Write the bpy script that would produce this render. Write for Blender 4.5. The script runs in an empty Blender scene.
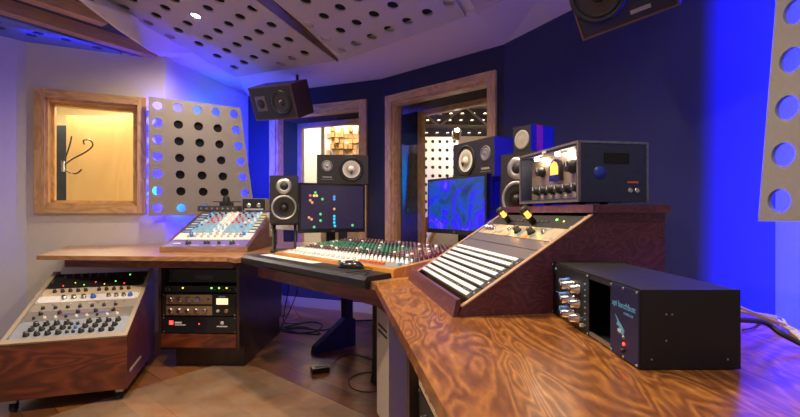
import bpy, bmesh, math, random
from mathutils import Vector as V, Matrix
random.seed(7)
C = bpy.context.scene.collection
R = math.radians

# ------------------------------------------------------------------ camera, world, exposure, lights
F, CX, CY, EYE = 444.0, 400.0, 212.0, 1.03
def at(px, py, Y): return V(((px-CX)/F*Y, Y, EYE-(py-CY)/F*Y))
cam_d = bpy.data.cameras.new('camera'); cam = bpy.data.objects.new('camera', cam_d); C.objects.link(cam)
cam.location = (0, 0, EYE); cam.rotation_euler = (R(90), 0, 0)
cam_d.sensor_width = 36; cam_d.lens = 36*F/800; cam_d.shift_y = 3.5/800; cam_d.clip_start = .02
bpy.context.scene.camera = cam
sc = bpy.context.scene
sc.view_settings.view_transform = 'Standard'; sc.view_settings.look = 'None'
sc.view_settings.gamma = 1; sc.view_settings.use_curve_mapping = False
sc.view_settings.exposure = 0.0
w = bpy.data.worlds.new('world'); sc.world = w; w.use_nodes = True
w.node_tree.nodes['Background'].inputs[0].default_value = (.80, .72, .68, 1)
w.node_tree.nodes['Background'].inputs[1].default_value = .50

WARM = (1, .78, .52); BLUE = (.012, .010, 1); CREAM = (1, .86, .62)
def lamp(kind, loc, power, col, size=.1, size_y=None, to=None, spot=None, blend=.6, spread=None):
    d = bpy.data.lights.new('light', kind); o = bpy.data.objects.new('light', d); C.objects.link(o)
    d.energy = power; d.color = col; o.location = loc
    if kind == 'AREA':
        d.size = size
        if size_y: d.shape = 'RECTANGLE'; d.size_y = size_y
        else: d.shape = 'DISK'
        if spread: d.spread = R(spread)
    else: d.shadow_soft_size = size
    if spot: d.spot_size = R(spot); d.spot_blend = blend
    if to is not None: o.rotation_euler = (V(to)-V(loc)).to_track_quat('-Z', 'Y').to_euler()
    return o
# sloping control room ceiling plane (rises away from the front walls), used by lamps and panels
KS = .25; GX, GY = -.546, -.837
def ceil_h(x, y): return 1.28+KS*(GX*(x+.5)+GY*(y-3.83))
def cpl(px, py):
    x, p = (px-CX)/F, (CY-py)/F; Y = (1.28+KS*(-.273+3.206))/(p-KS*(GX*x+GY)); return V((x*Y, Y, EYE+p*Y))
# control room downlights, plus unseen spots added to brighten left wall and window casings
_d = cpl(196, 15)
DOWN = [(_d.x, _d.y), (-.25, 1.75), (-1.15, 1.5), (-2.0, 1.7), (.42, .75), (1.0, 1.75), (-1.95, 2.6), (-.35, 3.1)]
POW  = [60, 110, 120, 85, 40, 10, 6, 40]
for (x, y), p in zip(DOWN, POW):
    lamp('SPOT', (x, y, min(2.5, EYE+ceil_h(x, y)-.03)), p*1.0, (1, .80, .58), .035, to=(x, y, 0), spot=150, blend=.9)
# live room behind the glass
lamp('AREA', (-1.0, 6.3, 2.42), 38, (1, .84, .58), 1.2, 1.2, to=(-1.0, 6.3, 0))
lamp('AREA', (1.2, 6.0, 2.2), 30, (1, .92, .78), 1.0, 1.0, to=(1.2, 6.3, 0))
lamp('AREA', (-3.15, 4.7, 2.3), 90, (1, .87, .62), .7, .5, to=(-3.15, 4.7, 0))

# ------------------------------------------------------------------ materials
MATS = {}
def nt(name):
    m = bpy.data.materials.new(name); m.use_nodes = True
    return m, m.node_tree, m.node_tree.nodes['Principled BSDF']
def mat(name, col, rough=.5, metal=0, emit=None, es=0, noise=.08, nscale=30, bump=0, coat=0):
    if name in MATS: return MATS[name]
    m, t, b = nt(name)
    tc = t.nodes.new('ShaderNodeTexCoord'); nz = t.nodes.new('ShaderNodeTexNoise')
    nz.inputs['Scale'].default_value = nscale; nz.inputs['Detail'].default_value = 3
    t.links.new(tc.outputs['Object'], nz.inputs['Vector'])
    mx = t.nodes.new('ShaderNodeMix'); mx.data_type = 'RGBA'
    mx.inputs['A'].default_value = (*[c*(1-noise) for c in col], 1)
    mx.inputs['B'].default_value = (*[min(1, c*(1+noise)) for c in col], 1)
    t.links.new(nz.outputs['Fac'], mx.inputs['Factor']); t.links.new(mx.outputs['Result'], b.inputs['Base Color'])
    b.inputs['Roughness'].default_value = rough; b.inputs['Metallic'].default_value = metal
    b.inputs['Coat Weight'].default_value = coat
    if emit: b.inputs['Emission Color'].default_value = (*emit, 1); b.inputs['Emission Strength'].default_value = es
    if bump:
        bp = t.nodes.new('ShaderNodeBump'); bp.inputs['Strength'].default_value = bump; bp.inputs['Distance'].default_value = .002
        t.links.new(nz.outputs['Fac'], bp.inputs['Height']); t.links.new(bp.outputs['Normal'], b.inputs['Normal'])
    MATS[name] = m; return m
def wood(name, stops, scale=(2, 8, 8), rings=9, rough=.35, coat=.2, fine=.25, rot=0):
    """stained timber: contour figure from stretched noise plus fine pores"""
    m, t, b = nt(name)
    N, L = t.nodes.new, t.links.new
    tc = N('ShaderNodeTexCoord'); mp = N('ShaderNodeMapping')
    mp.inputs['Scale'].default_value = scale; mp.inputs['Rotation'].default_value = (0, 0, rot)
    L(tc.outputs['Object'], mp.inputs['Vector'])
    n1 = N('ShaderNodeTexNoise'); n1.inputs['Scale'].default_value = 1; n1.inputs['Detail'].default_value = 2.5; n1.inputs['Distortion'].default_value = .6
    L(mp.outputs[0], n1.inputs['Vector'])
    mu = N('ShaderNodeMath'); mu.operation = 'MULTIPLY'; mu.inputs[1].default_value = rings; L(n1.outputs['Fac'], mu.inputs[0])
    pp = N('ShaderNodeMath'); pp.operation = 'PINGPONG'; pp.inputs[1].default_value = .5; L(mu.outputs[0], pp.inputs[0])
    n2 = N('ShaderNodeTexNoise'); n2.inputs['Scale'].default_value = 9; n2.inputs['Detail'].default_value = 5; L(mp.outputs[0], n2.inputs['Vector'])
    ad = N('ShaderNodeMath'); ad.operation = 'MULTIPLY_ADD'; ad.inputs[1].default_value = 2*(1-fine); L(pp.outputs[0], ad.inputs[0])
    m2 = N('ShaderNodeMath'); m2.operation = 'MULTIPLY'; m2.inputs[1].default_value = fine; L(n2.outputs['Fac'], m2.inputs[0]); L(m2.outputs[0], ad.inputs[2])
    cr = N('ShaderNodeValToRGB'); el = cr.color_ramp.elements
    el[0].position, el[0].color = stops[0][0], (*stops[0][1], 1); el[1].position, el[1].color = stops[-1][0], (*stops[-1][1], 1)
    for p, c in stops[1:-1]: e = el.new(p); e.color = (*c, 1)
    L(ad.outputs[0], cr.inputs[0]); L(cr.outputs[0], b.inputs['Base Color'])
    b.inputs['Roughness'].default_value = rough; b.inputs['Coat Weight'].default_value = coat; b.inputs['Coat Roughness'].default_value = .2
    MATS[name] = m; return m

W_DESK = wood('honey_stained_plywood', [(.10, (.86, .47, .12)), (.28, (.46, .19, .040)), (.55, (.25, .088, .022)), (.92, (.085, .027, .009))], (9, 2.4, 6), 15, .30, .4, .62, rot=R(-8))
W_LDESK = wood('stained_desk_wood', [(0, (.52, .27, .11)), (.6, (.36, .17, .06)), (1, (.20, .085, .03))], (1.6, 5, 5), 12, .3, .4, .45)
W_DARK = wood('dark_walnut', [(0, (.27, .062, .018)), (.5, (.125, .026, .010)), (1, (.035, .009, .005))], (1.5, 3, 6), 10, .35, .3, .5)
W_CAB = wood('cabinet_brown', [(0, (.055, .02, .010)), (1, (.026, .010, .007))], (5, 5, 2), 7, .4, .2, .3)
W_PURP = wood('purple_lit_plywood', [(0, (.26, .085, .10)), (.3, (.13, .036, .058)), (1, (.05, .012, .026))], (4, 6, 8), 22, .4, .3, .5)  # reddish brown plywood with the purple light on the rack mixed into its colour
W_OAK = wood('oak_trim', [(0, (.84, .55, .22)), (.5, (.70, .41, .14)), (1, (.48, .26, .08))], (9, 9, 2.2), 8, .45, .1, .4)
W_OAKH = wood('oak_trim_rail', [(0, (.84, .55, .22)), (.5, (.70, .41, .14)), (1, (.48, .26, .08))], (2.2, 9, 9), 8, .45, .1, .4)
W_BEAM = wood('beam_timber', [(0, (.58, .36, .24)), (1, (.42, .25, .17))], (1.5, 9, 9), 7, .5, 0, .4)
W_PALE = wood('pale_door_veneer', [(0, (.90, .62, .26)), (1, (.82, .53, .20))], (3, 3, .8), 6, .4, .1, .4)
W_HONEY = wood('honey_console_rail', [(0, (.78, .36, .06)), (1, (.55, .22, .03))], (2, 9, 9), 6, .3, .4, .3)
W_LIP = wood('light_brown_rack_trim', [(0, (.42, .23, .13)), (1, (.24, .12, .07))], (2, 9, 9), 7, .4, .1, .4)
BLK = mat('matt_black', (.012, .012, .013), .5); BLKG = mat('gloss_black', (.012, .012, .014), .18)
GRILL = mat('black_baffle', (.018, .016, .018), .7); RUB = mat('black_rubber', (.016, .016, .018), .55)
NAVY = mat('navy_wall_paint', (.017, .018, .042), .75, noise=.12, nscale=60, bump=.3)
NAVYR = mat('navy_fabric_wall', (.030, .034, .105), .85, noise=.2, nscale=240, bump=.4)
CRM = mat('cream_wall_paint', (.72, .66, .56), .8, noise=.04, nscale=8)
WHT = mat('white_ceiling_paint', (.86, .78, .75), .8, noise=.03, nscale=8)
PERF = mat('grey_beige_panel', (.33, .30, .275), .75, noise=.05, nscale=90)
PERFC = mat('ceiling_panel_paint', (.54, .48, .43), .75, noise=.05, nscale=90)
LILAC = mat('purple_lit_white_wall', (.62, .60, .66), .75, noise=.03, nscale=6)  # white wall, its purple lighting put into the colour as a lilac tint
VOID = mat('acoustic_foam_black', (.006, .006, .008), .95)
CHR = mat('brushed_chrome', (.72, .70, .68), .22, 1); STEEL = mat('grey_steel', (.42, .41, .40), .4, .9)
SILV = mat('silver_grey_faceplate', (.40, .44, .50), .35, .25); GREY = mat('grey_faceplate', (.30, .28, .26), .4, .3)
CRMP = mat('cream_faceplate', (.62, .50, .33), .4); WHP = mat('white_plastic', (.80, .79, .76), .4)
GOLD = mat('champagne_faceplate', (.52, .36, .20), .3, .7); PURPL = mat('violet_faceplate', (.17, .13, .42), .35)
RED = mat('red_plastic', (.60, .02, .03), .35); BLU = mat('blue_plastic', (.03, .14, .50), .35); LBLU = mat('light_blue_plastic', (.20, .48, .72), .4)
GRN = mat('green_plastic', (.008, .16, .085), .4); MAR = mat('maroon_plastic', (.13, .012, .035), .4)
YEL = mat('yellow_panel', (.72, .62, .12), .4); ORG = mat('orange_plastic', (.85, .17, .03), .4); PINK = mat('pink_red_plastic', (.62, .09, .12), .4)
DBLU = mat('dark_blue_panel', (.05, .09, .20), .4); APIB = mat('blue_black_faceplate', (.008, .014, .07), .4)
ALU = mat('anodised_aluminium', (.58, .53, .46), .4, .3, noise=.03)
TOLEX = mat('blue_tolex', (.020, .028, .075), .55, noise=.5, nscale=220, bump=1)
def em(name, col, s): return mat(name, (.02, .02, .02), .5, 0, col, s)
E_RED, E_GRN, E_YEL = em('red_led', (1, .03, .02), 6), em('green_led', (.2, 1, .1), 4), em('yellow_led', (1, .75, .05), 3)
E_LAMP = em('lamp_glow', (1, .86, .66), 30); E_AMB = em('amber_meter_glow', (1, .42, .06), 2.2); E_HOT = em('hot_filament', (1, .34, .05), 3.5)
E_LED = em('blue_led_tape', (.01, .10, 1), 5); E_CYAN = em('cyan_led_tape', (.0, .30, 1), 3.5)
def glass(name='window_glass', tint=(1, 1, 1), refl=.55):
    m = bpy.data.materials.new(name); m.use_nodes = True; t = m.node_tree; t.nodes.clear()
    o = t.nodes.new('ShaderNodeOutputMaterial'); a = t.nodes.new('ShaderNodeBsdfTransparent'); g = t.nodes.new('ShaderNodeBsdfGlossy')
    a.inputs[0].default_value = (*tint, 1); g.inputs['Roughness'].default_value = .02
    f = t.nodes.new('ShaderNodeFresnel'); f.inputs[0].default_value = 1.45
    mu = t.nodes.new('ShaderNodeMath'); mu.operation = 'MULTIPLY'; mu.inputs[1].default_value = refl
    x = t.nodes.new('ShaderNodeMixShader'); t.links.new(f.outputs[0], mu.inputs[0]); t.links.new(mu.outputs[0], x.inputs[0])
    t.links.new(a.outputs[0], x.inputs[1]); t.links.new(g.outputs[0], x.inputs[2]); t.links.new(x.outputs[0], o.inputs[0])
    return m
GLASS = glass()
def planks():
    m, t, b = nt('mixed_parquet'); N, L = t.nodes.new, t.links.new
    tc = N('ShaderNodeTexCoord'); mp = N('ShaderNodeMapping'); mp.inputs['Rotation'].default_value = (0, 0, R(42)); L(tc.outputs['Object'], mp.inputs[0])
    br = N('ShaderNodeTexBrick'); br.inputs['Scale'].default_value = 1; br.inputs['Brick Width'].default_value = .62; br.inputs['Row Height'].default_value = .13
    br.inputs['Mortar Size'].default_value = .0022; br.inputs['Color1'].default_value = (0, 0, 0, 1); br.inputs['Color2'].default_value = (1, 1, 1, 1)
    br.inputs['Mortar'].default_value = (.5, .5, .5, 1); L(mp.outputs[0], br.inputs['Vector'])
    m2 = N('ShaderNodeMapping'); m2.inputs['Rotation'].default_value = (0, 0, R(42)); m2.inputs['Scale'].default_value = (2.5, 22, 1)
    L(tc.outputs['Object'], m2.inputs[0])
    n = N('ShaderNodeTexNoise'); n.inputs['Scale'].default_value = 1.5; n.inputs['Detail'].default_value = 5; L(m2.outputs[0], n.inputs['Vector'])
    cr = N('ShaderNodeValToRGB'); e = cr.color_ramp.elements; e[0].color = (.055, .017, .007, 1); e[1].color = (.42, .17, .045, 1)
    k = e.new(.45); k.color = (.15, .055, .018, 1)
    s = N('ShaderNodeMath'); s.operation = 'MULTIPLY_ADD'; s.inputs[1].default_value = .62; 
    h = N('ShaderNodeMath'); h.operation = 'MULTIPLY'; h.inputs[1].default_value = .45; L(n.outputs['Fac'], h.inputs[0])
    L(br.outputs['Color'], s.inputs[0]); L(h.outputs[0], s.inputs[2]); L(s.outputs[0], cr.inputs[0])
    mx = N('ShaderNodeMix'); mx.data_type = 'RGBA'; L(br.outputs['Fac'], mx.inputs['Factor']); L(cr.outputs[0], mx.inputs['A']); mx.inputs['B'].default_value = (.02, .009, .005, 1)
    L(mx.outputs['Result'], b.inputs['Base Color']); b.inputs['Roughness'].default_value = .3; b.inputs['Coat Weight'].default_value = .15
    return m
FLOOR = planks()

# ------------------------------------------------------------------ mesh helpers
class MB:
    def __init__(s): s.bm = bmesh.new(); s.mi = 0
    def _tag(s, fs):
        for f in fs: f.material_index = s.mi
    def hull(s, pts, faces):
        vs = [s.bm.verts.new(p) for p in pts]
        fs = [s.bm.faces.new([vs[i] for i in f]) for f in faces]; s._tag(fs); return s
    def box(s, x0, x1, y0, y1, z0, z1, M=None):
        p = [V((x, y, z)) for z in (z0, z1) for y in (y0, y1) for x in (x0, x1)]
        if M: p = [M @ q for q in p]
        return s.hull(p, [(0, 2, 3, 1), (4, 5, 7, 6), (0, 1, 5, 4), (2, 6, 7, 3), (0, 4, 6, 2), (1, 3, 7, 5)])
    def prism(s, poly, a, b, ax='z'):
        f = {'z': lambda p, t: V((p[0], p[1], t)), 'x': lambda p, t: V((t, p[0], p[1])), 'y': lambda p, t: V((p[0], t, p[1]))}[ax]
        n = len(poly); pts = [f(p, a) for p in poly]+[f(p, b) for p in poly]
        return s.hull(pts, [tuple(range(n))[::-1], tuple(range(n, 2*n))]+[(i, (i+1) % n, n+(i+1) % n, n+i) for i in range(n)])
    def lathe(s, prof, M=None, seg=24):
        """prof: (radius, height) pairs around local z"""
        M = M or Matrix(); rings = []
        for r, z in prof:
            if r < 1e-6: rings.append([s.bm.verts.new(M @ V((0, 0, z)))])
            else: rings.append([s.bm.verts.new(M @ V((r*math.cos(2*math.pi*i/seg), r*math.sin(2*math.pi*i/seg), z))) for i in range(seg)])
        fs = []
        for a, b in zip(rings, rings[1:]):
            for i in range(seg):
                j = (i+1) % seg
                if len(a) == 1 and len(b) == 1: continue
                if len(a) == 1: fs.append(s.bm.faces.new((a[0], b[i], b[j])))
                elif len(b) == 1: fs.append(s.bm.faces.new((a[i], b[0], a[j])))
                else: fs.append(s.bm.faces.new((a[i], a[j], b[j], b[i])))
        s._tag(fs)
        for f in fs: f.smooth = True
        return s
    def cyl(s, p0, p1, r, r1=None, seg=16):
        p0, p1 = V(p0), V(p1); d = p1-p0; M = Matrix.Translation(p0) @ d.to_track_quat('Z', 'Y').to_matrix().to_4x4()
        return s.lathe([(0, 0), (r, 0), (r, 0), (r1 if r1 is not None else r, d.length), (r1 if r1 is not None else r, d.length), (0, d.length)], M, seg)
    def tube(s, pts, r, seg=8):
        pts = [V(p) for p in pts]; rings = []
        for i, p in enumerate(pts):
            d = (pts[min(i+1, len(pts)-1)]-pts[max(i-1, 0)]).normalized(); q = d.to_track_quat('Z', 'Y')
            rings.append([s.bm.verts.new(p+q @ V((r*math.cos(2*math.pi*k/seg), r*math.sin(2*math.pi*k/seg), 0))) for k in range(seg)])
        fs = []
        for a, b in zip(rings, rings[1:]):
            # keep rings aligned
            k0 = min(range(seg), key=lambda k: (a[0].co-b[k].co).length)
            for k in range(seg): fs.append(s.bm.faces.new((a[k], a[(k+1) % seg], b[(k0+k+1) % seg], b[(k0+k) % seg])))
            rings[rings.index(b)] = b
        s._tag(fs)
        for f in fs: f.smooth = True
        s._tag([s.bm.faces.new(rings[0][::-1]), s.bm.faces.new(rings[-1])]); return s
    def mesh(s, name, mats, bevel=0):
        if bevel: bmesh.ops.bevel(s.bm, geom=[e for e in s.bm.edges if len(e.link_faces) == 2 and e.calc_face_angle(0) > .5], offset=bevel, segments=2, affect='EDGES', profile=.7)
        bmesh.ops.recalc_face_normals(s.bm, faces=s.bm.faces)
        me = bpy.data.meshes.new(name); s.bm.to_mesh(me); s.bm.free()
        for m in (mats if isinstance(mats, (list, tuple)) else [mats]): me.materials.append(m)
        return me
    def build(s, name, mats, parent=None, bevel=0, loc=None):
        return link(name, s.mesh(name, mats, bevel), parent, loc)
def link(name, me, parent=None, loc=None, rot=None, label=None):
    o = bpy.data.objects.new(name, me); C.objects.link(o)
    if parent: o.parent = parent
    if loc is not None: o.location = loc
    if rot is not None: o.rotation_euler = rot
    if label: o['label'] = label
    return o
def spline(pts, n=8):
    pts = [V(p) for p in pts]; out = []; P = [pts[0]]+pts+[pts[-1]]
    for i in range(1, len(P)-2):
        for k in range(n):
            t = k/n; a, b, c, d = P[i-1], P[i], P[i+1], P[i+2]
            out.append(.5*((2*b)+(-a+c)*t+(2*a-5*b+4*c-d)*t*t+(-a+3*b-3*c+d)*t**3))
    return out+[pts[-1]]
def plate_mesh(outer, holes, t, mats, plane='xz', name='plate'):
    """flat plate with true holes, thickness t centred on its plane"""
    cu = bpy.data.curves.new(name, 'CURVE'); cu.dimensions = '2D'; cu.fill_mode = 'BOTH'; cu.extrude = t/2
    for loop in [outer]+holes:
        sp = cu.splines.new('POLY'); sp.points.add(len(loop)-1); sp.use_cyclic_u = True
        for p, q in zip(sp.points, loop): p.co = (q[0], q[1], 0, 1)
    o = bpy.data.objects.new(name, cu); C.objects.link(o)
    dg = bpy.context.evaluated_depsgraph_get(); dg.update()
    me = bpy.data.meshes.new_from_object(o.evaluated_get(dg))
    bpy.data.objects.remove(o); bpy.data.curves.remove(cu)
    if plane == 'xz':
        for v in me.vertices: v.co = V((v.co.x, v.co.z, v.co.y))
        me.flip_normals()
    me.materials.clear(); me.name = name
    for m in (mats if isinstance(mats, list) else [mats]): me.materials.append(m)
    return me
def circ(x, y, r, n=20): return [(x+r*math.cos(2*math.pi*i/n), y+r*math.sin(2*math.pi*i/n)) for i in range(n)]
def text_mesh(body, size, m, depth=.0004, align='CENTER', shear=0):
    cu = bpy.data.curves.new('lettering', 'FONT'); cu.body = body; cu.size = size; cu.extrude = depth; cu.align_x = align; cu.shear = shear; cu.resolution_u = 3
    o = bpy.data.objects.new('lettering', cu); C.objects.link(o)
    dg = bpy.context.evaluated_depsgraph_get(); dg.update(); me = bpy.data.meshes.new_from_object(o.evaluated_get(dg))
    bpy.data.objects.remove(o); me.materials.clear(); me.materials.append(m); return me
def tag(o, label, cat, group=None):
    o['label'] = label; o['category'] = cat
    if group: o['group'] = group
    return o
def struct(o): o['kind'] = 'structure'; return o
def frame(ox, oy, oz, dx, dy):
    l = math.hypot(dx, dy); dx, dy = dx/l, dy/l
    return Matrix(((dx, -dy, 0, ox), (dy, dx, 0, oy), (0, 0, 1, oz), (0, 0, 0, 1)))
def thing(name, label, cat, M=None, group=None):
    o = bpy.data.objects.new(name, None); C.objects.link(o); o.empty_display_size = .05
    if M is not None: o.matrix_world = M
    return tag(o, label, cat, group)
UP = Matrix.Rotation(R(90), 4, 'X')           # panel plane (x right, y up, z out to -y) standing upright
def bx(p, name, m, x0, x1, y0, y1, z0, z1, bevel=.0): return MB().box(x0, x1, y0, y1, z0, z1).build(name, m, p, bevel)
_k = {}
def knob(p, x, y, r=.009, h=.014, m=BLK, cap=WHP, z=0, name='knob', ang=None):
    key = (r, h, m.name, cap.name)
    if key not in _k:
        b = MB().lathe([(r*1.12, 0), (r*1.12, h*.25), (r*.92, h*.3), (r*.84, h), (r*.84, h), (0, h)], seg=14); b.mi = 1
        b.box(-r*.12, r*.12, 0, r*.8, h, h+.0008)
        _k[key] = b.mesh('knob', [m, cap])
    return link(name, _k[key], p, (x, y, z), (0, 0, random.uniform(-2, 2) if ang is None else ang))
_b = {}
def button(p, x, y, w=.006, h=.006, d=.004, m=WHP, name='button', z=0):
    key = (w, h, d, m.name)
    if key not in _b: _b[key] = MB().box(-w/2, w/2, -h/2, h/2, 0, d).mesh('button', m)
    return link(name, _b[key], p, (x, y, z))
def led(p, x, y, m=E_RED, r=.003, z=0):
    key = ('led', r, m.name)
    if key not in _b: _b[key] = MB().lathe([(r, 0), (r, r*.5), (0, r*1.1)], seg=10).mesh('led', m)
    return link('indicator_light', _b[key], p, (x, y, z))

# ------------------------------------------------------------------ the room
H = 2.37
def wall(name, p0, p1, z0, z1, th, m, holes=()):
    L = math.dist(p0, p1); M = frame(p0[0], p0[1], 0, p1[0]-p0[0], p1[1]-p0[1])
    me = plate_mesh([(0, z0), (L, z0), (L, z1), (0, z1)], [[(a, c), (b, c), (b, d), (a, d)] for a, b, c, d in holes], th, m)
    for v in me.vertices: v.co.y += th/2
    o = link(name, me); o.matrix_world = M; return struct(o), M, L
fl = MB().box(-4.8, 3.6, -1.2, 8.6, -.06, 0).build('floor', FLOOR); struct(fl)
LA, LB = (-2.89, 3.44), (-2.036, 3.847)
CO = (-1.75, 5.12); KA = (-.185, 4.47); KB = (.832, 3.55); KC = (1.654, 1.956)
wall('wall_left_near', (-3.55, 2.6), LA, 0, 3.3, .12, LILAC)
wall('wall_left_side', (-3.55, -1.2), (-3.55, 2.6), 0, 3.3, .12, LILAC)
_, ML, LL = wall('wall_left', LA, LB, 0, 3.3, .14, CRM, [(.115, .74, 1.085, 1.93)])
wall('wall_corner', LB, CO, 0, 3.3, .12, CRM)
_, MA, LAa = wall('wall_front_left', CO, KA, 0, 3.3, .10, NAVY, [(.40, 1.455, .55, 2.10)])
_, MBm, LBb = wall('wall_front_right', KA, KB, 0, 3.3, .10, NAVY, [(.15, 1.235, .55, 2.10)])
wall('wall_right', KB, KC, 0, 3.3, .12, NAVYR)
wall('wall_right_near', KC, (1.70, -1.2), 0, 3.3, .12, mat('slate_wall_paint', (.20, .21, .30), .75))
# main ceiling: flat border along the front walls, sloping middle, fascia along its curved left rim
struct(MB().box(-4.8, 3.6, -1.2, 8.6, 3.3, 3.36).build('ceiling', mat('blue_lit_raised_ceiling', (.05, .06, .16), .8)))  # dark blue light put into this ceiling colour, shared with the alcove
struct(MB().prism([(-4.8, -1.2), (-1.85, -1.2), (-1.85, -.5), (-1.97, 1.2), (-2.02, 2.3), (-2.04, 2.807), (-2.085, 3.25), (-2.10, 3.7), (-2.10, 3.9), (-4.8, 3.9)], 2.43, 2.45).build('ceiling_alcove', mat('blue_lit_raised_ceiling', (.05, .06, .16), .8)))
rim = [V((x, y)) for x, y in [(-1.80, -.5), (-1.93, 1.2), (-1.985, 2.3), (-2.0, 2.807), (-2.045, 3.25), (-2.07, 3.7), (-2.05, 3.914), (-1.755, 5.12)]]
LE0, LE1 = cpl(236, 76.5), cpl(120, 10.5)
def le(t): return LE0+(LE1-LE0)*t
fr = [LE0, cpl(341, 60), cpl(472, 14.5), V((.99, 2.10, EYE+ceil_h(.99, 2.10)))]; up = V((0, 0, .012))
lt = [le(t) for t in (4.2, 2.75, 1.65, 1.3, .85, .5, .35, 0)]
b = MB(); bm = b.bm
rv = [bm.verts.new((p.x, p.y, H)) for p in rim]; lv = [bm.verts.new(p+V((0, 0, .03))) for p in lt]
for i in range(len(rv)-1): bm.faces.new((rv[i], rv[i+1], lv[i+1], lv[i]))
fv = [lv[-1]]+[bm.verts.new(p+V((0, 0, .03))) for p in fr[1:]]
wv = [bm.verts.new((x, y, H)) for x, y in ((KA[0], KA[1]+.02), (KB[0]+.01, KB[1]), (KC[0]+.02, KC[1]))]
bm.faces.new((rv[-1], wv[0], fv[1], fv[0])); bm.faces.new((wv[0], wv[1], fv[2], fv[1])); bm.faces.new((wv[1], wv[2], fv[3], fv[2]))
e1 = bm.verts.new((1.74, -.5, EYE+ceil_h(1.3, -.5)+.03))
bm.faces.new((fv[3], wv[2], e1)); bm.faces.new([e1]+lv+fv[1:])
for f in list(bm.faces): f.smooth = len(f.verts) == 4 and any(v in rv[:-1] for v in f.verts)
o = b.build('ceiling_lowered', WHT); struct(o); so = o.modifiers.new('thickness', 'SOLIDIFY'); so.thickness = .02; so.offset = 1
# blue lit soffit with slots along the left wall
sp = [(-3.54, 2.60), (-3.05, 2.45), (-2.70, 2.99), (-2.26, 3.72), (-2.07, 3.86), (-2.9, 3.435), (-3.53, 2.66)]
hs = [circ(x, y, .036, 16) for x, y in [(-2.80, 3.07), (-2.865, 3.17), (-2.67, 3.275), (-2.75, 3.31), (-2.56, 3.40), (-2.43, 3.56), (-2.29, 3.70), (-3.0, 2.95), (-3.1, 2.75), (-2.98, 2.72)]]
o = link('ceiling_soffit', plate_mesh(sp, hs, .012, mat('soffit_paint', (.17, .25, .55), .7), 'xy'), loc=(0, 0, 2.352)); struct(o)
def beam(name, a, b, w, z0, z1):
    M = frame(a[0], a[1], 0, b[0]-a[0], b[1]-a[1]); o = MB().box(0, math.dist(a, b), 0, -w, z0, z1).build(name, W_BEAM, bevel=.004); o.matrix_world = M; return struct(o)
beam('ceiling_beam_near', (-3.40, 1.72), (-2.14, 3.82), .085, 2.345, 2.43)
beam('ceiling_beam_far', (-2.80, 2.08), (-2.115, 3.15), .085, 2.345, 2.43)

# perforated ceiling panels
def inside(p, poly, margin):
    n = len(poly); A = sum(poly[i][0]*poly[(i+1) % n][1]-poly[(i+1) % n][0]*poly[i][1] for i in range(n)); sg = 1 if A > 0 else -1
    dm = 9
    for i in range(n):
        a, b = poly[i], poly[(i+1) % n]; l = math.dist(a, b)
        d = sg*((b[0]-a[0])*(p[1]-a[1])-(b[1]-a[1])*(p[0]-a[0]))/l; dm = min(dm, d)
    return dm
EG = V((GX, GY, KS)).normalized(); ES = V((-GY, GX, 0)).normalized(); EN = ES.cross(EG)
if EN.z < 0: ES = -ES; EN = ES.cross(EG)
CO0 = V((-.5, 3.83, EYE+1.28)); CM = Matrix(((ES.x, EG.x, EN.x, CO0.x), (ES.y, EG.y, EN.y, CO0.y), (ES.z, EG.z, EN.z, CO0.z), (0, 0, 0, 1)))
def l2(px, py): q = CM.inverted() @ cpl(px, py); return (q.x, q.y)
LAMP2 = l2(196, 15)
def ceiling_panel(pxpoly, far, o1, o2, o3, label):
    """pixel corners are cast onto the sloping ceiling; o1-o2 one step down a column, o3 its staggered neighbour"""
    poly = [l2(*p) for p in pxpoly]
    if far: poly = poly+[(poly[i][0]+dx, poly[i][1]+dy) for i, dx, dy in far]
    o1, o2, o3 = V(l2(*o1)), V(l2(*o2)), V(l2(*o3)); d = o2-o1; q = o3-o1; holes = []
    for i in range(-30, 31):
        for j in range(-60, 61):
            p = o1+q*i+d*j-d*(i//2 if False else 0)
            if inside(p, poly, 0) > .044 and (p-V(LAMP2)).length > .075: holes.append((p.x, p.y))
    hl = [circ(x, y, .039, 20) for x, y in holes]
    if inside(LAMP2, poly, 0) > .06: hl.append(circ(*LAMP2, .045, 24))
    o = link('ceiling_panel', plate_mesh(poly, hl, .012, PERFC, 'xy')); o.matrix_world = CM; tag(o, label, 'acoustic panel', 'perforated ceiling panels')
    n = len(poly); inner = []
    A = sum(poly[i][0]*poly[(i+1) % n][1]-poly[(i+1) % n][0]*poly[i][1] for i in range(n)); sg = 1 if A > 0 else -1
    lines = []
    for i in range(n):
        a, b = V(poly[i]), V(poly[(i+1) % n]); t = (b-a).normalized(); nn = V((-t.y, t.x))*sg; lines.append((a+nn*.135, t))
    for i in range(n):
        a, t = lines[i-1]; b, s = lines[i]; den = t.x*s.y-t.y*s.x; k = ((b.x-a.x)*s.y-(b.y-a.y)*s.x)/den; inner.append((a.x+t.x*k, a.y+t.y*k))
    MB().prism(inner, .010, .028).build('absorber', VOID, o)
    print('step', d.length, q.length, len(holes))
    return o
ceiling_panel([(236, 76.5), (335.5, 60.3), (257, 0), (200, -44), (60, -24), (120, 10.5)], None, (190, 48.8), (170, 36), (178.6, 29.6), 'large left perforated grey ceiling panel with a small spotlight set in it')
ceiling_panel([(345, 59), (466, 16), (447, -14), (425, -50), (220, -50), (274, 0)], None, (325.7, 37.3), (309, 23.8), (324, 15.7), 'middle perforated ceiling panel right of the brown metal channel')
ceiling_panel([(478, 13), (512, -5), (600, -50), (442, -50), (462, -14)], None, (490, -4), (474, -20), (507, -24), 'small corner of perforated ceiling panel nearest the right wall')
b = MB(); ch = [l2(338, 62), l2(335, 59.5), l2(258, 0), l2(190, -50), l2(245, -50), l2(273, 0)]
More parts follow.
